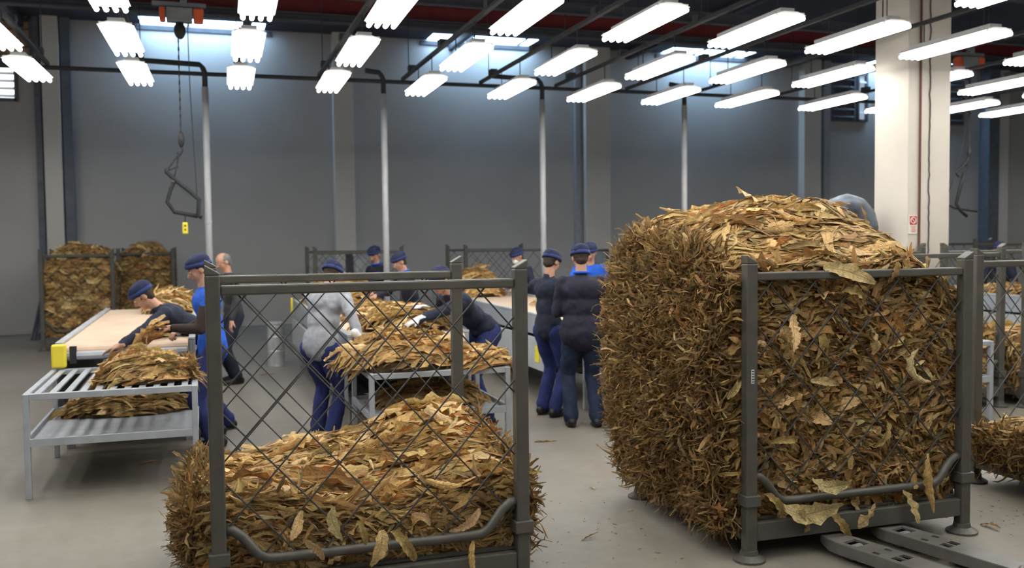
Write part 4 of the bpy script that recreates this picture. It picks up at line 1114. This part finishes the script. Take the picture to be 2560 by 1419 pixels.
def person(label, x, y, yaw, H=1.66, lean=0., side=0., hip_off=(0, 0), crouch=0., head_pitch=15., head_yaw=0., hands=(None, None), curl=(.5, .5), palm=((0, 0, -1), (0, 0, -1)),
           hdir=(None, None), feet=((-.11, .02), (.11, -.02)), top='navy', bottom='trouser', cap=True, hair='hair', sleeve=True, collar=None, gloves=None, vox=.0085, build=1., group='workers in caps', sleeve_mat=None, long_top=0., shoes='shoe', mask=False, tw=1.):
    """local frame: facing +y, x to the person's right; yaw: 0 looks along +Y, counter-clockwise"""
    s = H/1.70
    root = thing('person', label, 'person', (x, y, 0), yaw, group=group)
    V = Vector
    hipz = (.90-crouch)*s
    pel = V((hip_off[0], hip_off[1], hipz))
    la, sa = math.radians(lean), math.radians(side)
    up = V((math.sin(sa), math.sin(la), math.cos(la)*math.cos(sa))).normalized()
    fwd = V((0, math.cos(la), -math.sin(la))); fwd = (fwd-fwd.dot(up)*up).normalized(); rt = fwd.cross(up)
    chest = pel+up*.30*s; neck = pel+up*.51*s
    hp, hy = math.radians(head_pitch), math.radians(head_yaw)
    hf = V((-math.sin(hy)*math.cos(hp), math.cos(hy)*math.cos(hp), -math.sin(hp)))
    hup = (V((0, 0, 1))*.75+up*.4); hr_ = hf.cross(hup).normalized(); hu = hr_.cross(hf)
    nb = neck+up*.02*s
    hc = nb+(up*.45+V((0, 0, 1))*.3+hu*.4).normalized()*.155*s+hf*.015
    RH = Matrix((hr_, hf, hu)).transposed(); RT = Matrix((rt, fwd, up)).transposed()
    body = MB()
    # head
    body.ell(hc+hu*.025*s, (.073*s, .092*s, .088*s), RH, 18, 12)
    body.ell(hc-hu*.035*s+hf*.018*s, (.058*s, .070*s, .075*s), RH, 16, 10)
    body.ell(hc-hu*.088*s+hf*.052*s, (.026*s, .024*s, .022*s), RH)
    limb(body, [hc+hu*.012*s+hf*.084*s, hc-hu*.026*s+hf*.104*s], [.009*s, .014*s], 8)
    for e in (-1, 1):
        body.ell(hc+hr_*e*.074*s-hf*.005*s-hu*.01*s, (.010*s, .020*s, .032*s), RH, 10, 8)
        body.ell(hc+hr_*e*.036*s-hu*.022*s+hf*.062*s, (.022*s, .018*s, .02*s), RH, 10, 8)
    limb(body, [nb-up*.04*s, nb+(hc-nb)*.55-hf*.01], [.060*s, .050*s])
    limb(body, [pel, chest, neck-up*.06*s], [.09*s, .09*s, .07*s])
    tops = MB(); B = build
    B = build*tw
    tops.ell(pel+up*.05*s, (.162*s*B, .116*s*B, .155*s), RT, 20, 12)
    tops.ell(pel+up*.22*s, (.150*s*B, .105*s*B, .17*s), RT, 20, 12)
    tops.ell(pel+up*.38*s, (.175*s*B, .115*s*B, .14*s), RT, 20, 12)
    tops.ell(pel-up*.01*s, (.160*s*B, .116*s*B, .135*s), RT, 20, 12)
    if long_top: tops.ell(pel-V((0, 0, 1))*.02*s, (.172*s*B, .125*s*B, .13*s+long_top), RT, 20, 12)
    B = build
    sleeves = MB() if sleeve_mat else tops
    limb(tops, [neck-up*.055*s-rt*.10*s, neck-up*.055*s+rt*.10*s], [.062*s, .062*s])
    limb(tops, [neck-up*.05*s, neck+up*.01*s], [.075*s, .060*s])
    gl_ = MB()
    for i, e in enumerate((-1, 1)):
        sh = neck-up*.06*s+rt*e*.165*s*B
        tgt = hands[i]
        if tgt is None: tgt = sh+V((e*.07, .06, -.52*s)); tgt = V(tgt)
        else: tgt = V(tgt)
        hint = V((e*.7, -.8, -.5))
        el, wr = ik(sh, tgt, .285*s, .25*s, hint)
        limb(body, [sh, el, wr], [.040*s, .036*s, .026*s])
        dd = (wr-el).normalized() if hdir[i] is None else V(hdir[i]).normalized()
        if gloves and gloves[i]: hand(gl_, wr, dd, palm[i], -e, s, curl[i], .003); limb(gl_, [wr-dd*.07*s, wr], [.038*s, .034*s]); limb(body, [wr, wr+dd*.05*s], [.02, .014])
        else: hand(body, wr, dd, palm[i], -e, s*1.03, curl[i])
        wr2 = el+(wr-el)*(.93 if sleeve else .35)
        limb(tops, [sh, sh+(el-sh)*.3], [.066*s*B, .060*s*B])
        limb(sleeves, [sh+(el-sh)*.2, sh+(el-sh)*.5, el, el+(wr2-el)*.5, wr2], [.060*s*B, .056*s*B, .050*s, .045*s, .037*s])
    pants = MB()
    pants.ell(pel-V((0, 0, .02)), (.146*s*B, .104*s*B, .115*s), RT, 18, 10)
    shoe = []
    for i, e in enumerate((-1, 1)):
        hpj = pel+rt*e*.085*s-V((0, 0, .03*s)); ft = V((feet[i][0], feet[i][1], .085*s))
        kn, an = ik(hpj, ft, .43*s, .42*s, (e*.1, 1, 0))
        limb(body, [hpj, kn, an, an-V((0, 0, .03))], [.06*s, .045*s, .034*s, .034*s])
        limb(body, [an-V((0, .02, .035)), an+V((0, .10, -.045))], [.03*s, .024*s])
        limb(pants, [hpj, hpj+(kn-hpj)*.45, kn, kn+(an-kn)*.5, an+(kn-an)*.02], [.098*s*B, .088*s*B, .072*s, .070*s, .070*s])
        sb = MB(); z0 = .0
        limb(sb, [V((ft.x, ft.y-.045*s, .045)), V((ft.x+e*.01, ft.y+.06*s, .042)), V((ft.x+e*.015, ft.y+.15*s, .034))], [.045*s, .043*s, .034*s])
        limb(sb, [V((ft.x, ft.y-.02, .05)), V((ft.x, ft.y-.01, .10*s))], [.045*s, .042*s])
        shoe.append((sb, ft))
    fv = vox*1.6
    remesh(body, 'body', 'skin', root, vox, 2)
    remesh(tops, 'top', top, root, fv, 3, .024, .08)
    if sleeve_mat: remesh(sleeves, 'sleeves', sleeve_mat, root, fv, 3, .012, .1)
    remesh(pants, 'trousers', bottom, root, fv, 3, .026, .10)
    for sb, ft in shoe:
        o = remesh(sb, 'shoe', shoes, root, .011, 2)
        me = o.data
        co = np.empty(len(me.vertices)*3); me.vertices.foreach_get('co', co); co = co.reshape(-1, 3)
        co[:, 2] = np.maximum(co[:, 2], .001); me.vertices.foreach_set('co', co.ravel())
        sm_ = MB().ell(ft+V((0, .05*s, -.075*s)), (.048*s, .135*s, .012)).build('sole', 'black' if shoes != 'black' else 'grey_paint', o)
    if gloves:
        remesh(gl_, 'gloves', 'white_glove', root, .007, 1)
    # hair below the cap and the cap itself
    hb = MB().ell(hc+hu*.022*s-hf*.016*s, (.080*s, .090*s, .082*s), RH, 18, 12)
    hb.ell(hc-hu*.035*s-hf*.040*s, (.060*s, .048*s, .050*s), RH, 14, 8)
    ho_ = remesh(hb, 'hair', hair, root, .010, 1, .01, .03)
    if cap:
        cp = MB().ell(hc+hu*.058*s-hf*.012*s, (.090*s, .112*s, .072*s), RH, 20, 12)
        cp.ell(hc+hu*.050*s-hf*.060*s, (.078*s, .062*s, .062*s), RH, 16, 10)
        co_ = remesh(cp, 'cap', 'cap', root, .010, 2, .012, .05)
        ring = []
        for a in np.linspace(0, 2*math.pi, 28, endpoint=False):
            ring.append(hc+hu*(.040*s+.018*math.sin(a)*s)+hr_*math.cos(a)*.087*s+hf*(math.sin(a)*.106*s-.01*s))
        bb = MB(); n_ = len(ring); vs = []
        for p in ring:
            out = (p-(hc+hu*.04*s)); out = (out-out.dot(hu)*hu).normalized()
            vs += [p-hu*.017*s, p-hu*.017*s+out*.007, p+hu*.017*s+out*.006, p+hu*.017*s-out*.004]
        fs = []
        for k in range(n_):
            a, c = 4*k, 4*((k+1) % n_)
            fs += [(a+j, c+j, c+(j+1) % 4, a+(j+1) % 4) for j in range(4)]
        bb.add(vs, fs).build('cap_band', 'cap_band', co_, smooth=True)
    for e in (-1, 1):
        MB().ell(hc+hr_*e*.031*s+hu*.006*s+hf*.082*s, (.013*s, .008*s, .007*s), RH, 10, 6).build('eye', 'white', root, smooth=True)
        MB().ell(hc+hr_*e*.031*s+hu*.006*s+hf*.088*s, (.006*s, .004*s, .006*s), RH, 8, 6).build('pupil', 'eye', root, smooth=True)
        MB().ell(hc+hr_*e*.031*s+hu*.024*s+hf*.085*s, (.018*s, .006*s, .004*s), RH, 8, 6).build('eyebrow', hair, root, smooth=True)
    MB().ell(hc-hu*.056*s+hf*.083*s, (.022*s, .009*s, .007*s), RH, 10, 6).build('mouth', 'lip', root, smooth=True)
    if mask:
        MB().ell(hc-hu*.045*s+hf*.070*s, (.052*s, .045*s, .042*s), RH, 14, 8).build('face_mask', 'white', root, smooth=True)
    if collar:
        cl = MB(); rg = []
        for a in np.linspace(0, 2*math.pi, 20, endpoint=False): rg.append(nb+up*.012*s+rt*math.cos(a)*.066*s+fwd*math.sin(a)*.066*s)
        cl.tube(rg, .014*s, n=6, closed=True).build('collar', collar, root, smooth=True)
    return root

D = math.radians
# local hand targets are in the person's frame (x right, y forward)
def loc(px, py, yaw, wx, wy, wz):
    c, s_ = math.cos(-yaw), math.sin(-yaw); dx, dy = wx-px, wy-py
    return (dx*c-dy*s_, dx*s_+dy*c, wz)
# 1 bending man at left, facing -X
y1 = D(95); X, Y = .06, 8.92
person('man in navy jumper and cap bending low over the left slatted table', X, Y, y1, 1.70, lean=58, hip_off=(0, .03), head_pitch=42, crouch=.02,
       hands=(loc(X, Y, y1, -.82, 8.25, .80), loc(X, Y, y1, -.45, 8.75, .98)), palm=((0, 0, -1), (0, 0, -1)), curl=(.35, .6), hdir=((.3, 1, -.35), None), top='navy', feet=((-.12, .0), (.14, -.12)))
# 2 woman in royal blue, facing -X
y2 = D(98); X, Y = .05, 8.18
person('worker in a royal blue shirt and navy cap holding leaves at the left table', X, Y, y2, 1.64, lean=6, head_pitch=24, hands=(loc(X, Y, y2, -.26, 8.05, 1.05), loc(X, Y, y2, -.20, 8.35, 1.0)), curl=(1.3, 1.2), palm=((.3, 0, -1), (0, 0, -1)),
       top='blue', sleeve_mat='brown_cloth', build=1.05, feet=((-.1, .02), (.1, -.03)))
# 3 grey-haired man behind
y3 = D(110); X, Y = .33, 12.0
person('grey-haired man in dark jacket standing behind the worker in royal blue', X, Y, y3, 1.62, lean=8, head_pitch=25, head_yaw=0, top='darkgrey_cloth', cap=False, hair='hair_grey', vox=.010, group='people without caps', bottom='navy',
       hands=(None, loc(X, Y, y3, .1, 12.2, 1.0)))
# 4 grey hoodie
y4 = D(-38); X, Y = .98, 8.25
person('worker in a grey hooded jumper and navy cap seen from behind at the middle conveyor', X, Y, y4, 1.62, lean=20, head_pitch=35, hip_off=(-.02, -.06), hands=(loc(X, Y, y4, 1.33, 8.75, 1.05), loc(X, Y, y4, 1.22, 7.86, .92)), curl=(.4, .5), top='hoodie',
       build=1.08, feet=((-.12, .05), (.10, -.08)), crouch=.02, palm=((0, 0, -1), (0, 0, -1)), gloves=(False, True), hdir=(None, (.3, .4, -.6)))
# 5 and 6 behind the middle conveyor
y5 = D(120); X, Y = 2.42, 13.45
person('worker in navy behind the second white pole, head above the rail', X, Y, y5, 1.66, lean=10, head_pitch=28, head_yaw=20, hands=(loc(X, Y, y5, 2.0, 13.2, 1.05), loc(X, Y, y5, 2.05, 13.6, 1.05)), top='navy', vox=.010, collar='blue', gloves=(True, True))
y6 = D(100); X, Y = 2.50, 11.6
person('worker in dark navy handling leaves just right of the second white pole', X, Y, y6, 1.61, lean=16, head_pitch=30, hands=(loc(X, Y, y6, 1.95, 11.3, 1.06), loc(X, Y, y6, 2.0, 11.75, 1.06)), top='navy2', vox=.010, collar='blue')
# 7 reaching worker
y7 = D(108); X, Y = 2.46, 8.45
person('worker in navy with white gloves and blue trousers leaning far over the middle table', X, Y, y7, 1.72, lean=50, hip_off=(0, -.04), head_pitch=22, head_yaw=10, crouch=.02,
       hands=(loc(X, Y, y7, 1.50, 7.88, .97), loc(X, Y, y7, 1.95, 8.6, 1.10)), curl=(.35, .4), palm=((0, 0, -1), (0, 0, -1)), top='navy', gloves=(True, True), feet=((-.12, .03), (.12, -.08)), build=1.05)
# 8 masked worker on the far side of the third conveyor
y8 = D(100); X, Y = 4.60, 13.0
person('masked worker in navy on the far side of the long grey conveyor', X, Y, y8, 1.66, lean=26, head_pitch=30, head_yaw=15, hands=(loc(X, Y, y8, 4.2, 12.6, 1.04), loc(X, Y, y8, 4.2, 13.1, 1.04)), top='navy', vox=.010, mask=True, collar='blue')
# 9, 10, 11 the standing group
y9 = D(-58); X, Y = 3.18, 8.60
person('person in navy jumper and blue trousers in profile, left of the standing pair', X, Y, y9, 1.63, lean=2, head_pitch=30, top='navy', hands=(loc(X, Y, y9, 3.42, 8.55, 1.02), loc(X, Y, y9, 3.36, 8.35, 1.05)), curl=(.8, .8), build=.98, feet=((-.10, .03), (.09, -.02)))
y10 = D(-12); X, Y = 3.28, 7.98
person('person in dark zip jacket and jeans with their back turned, before the blue shirt', X, Y, y10, 1.68, lean=2, head_pitch=22, top='navy2', bottom='jean', build=1.06, tw=1.18, long_top=.04, collar='blue', hands=(loc(X, Y, y10, 3.25, 8.25, 1.05), loc(X, Y, y10, 3.56, 8.12, 1.0)), curl=(.8, .7),
       feet=((-.10, .03), (.13, -.02)))
y11 = D(160); X, Y = 4.72, 11.2
person('worker in a bright blue shirt mostly hidden behind the standing pair', X, Y, y11, 1.68, lean=6, head_pitch=25, top='blue', vox=.010, hands=(None, loc(X, Y, y11, 4.25, 10.9, 1.05)))
y12 = D(120); X, Y = 11.75, 11.5
person('small distant worker in navy behind the far right conveyor', X, Y, y12, 1.62, lean=12, head_pitch=15, head_yaw=20, top='navy', vox=.011)

# leaf bunch in the blue worker's hand, leaf in the white glove, papers
hb = thing('leaf_bunch', 'bunch of golden leaves drooping from the fist of the worker in royal blue', 'leaf bunch', (-.40, 8.02, 1.0))
rng = np.random.default_rng(91)
for i in range(9):
    a = rng.uniform(-.5, .5); R = frames(np.array([[-.9, a*.3, -.35-.5*rng.random()]]), np.array([[-.3, -.5, 1.]]))[0]
    put_leaf(hb, (-.05+rng.uniform(-.05, .03), rng.uniform(-.03, .03), rng.uniform(-.06, .05)), R, float(rng.uniform(.26, .36)), rng)
pl = bpy.data.objects.new('held_leaf', VAR[5]); COL.objects.link(pl)
pl.matrix_world = Matrix.Translation((1.52, 7.92, 1.0)) @ Matrix.Rotation(D(20), 4, 'Z') @ Matrix.Rotation(D(-15), 4, 'Y') @ Matrix.Diagonal((.36, .36, .36, 1))
tag(pl, 'single golden leaf held by the white-gloved hand over the middle table', 'leaf')
pa = thing('paper_sheets', 'white paper sheets held by the person in the dark zip jacket', 'paper', (3.69, 8.20, 1.02))
for k in range(2): MB().box((0, 0, .004*k), (.15, .21, .001), Matrix.Rotation(D(18), 3, 'Y') @ Matrix.Rotation(D(10*k-20), 3, 'Z')).build('sheet', 'paper', pa)
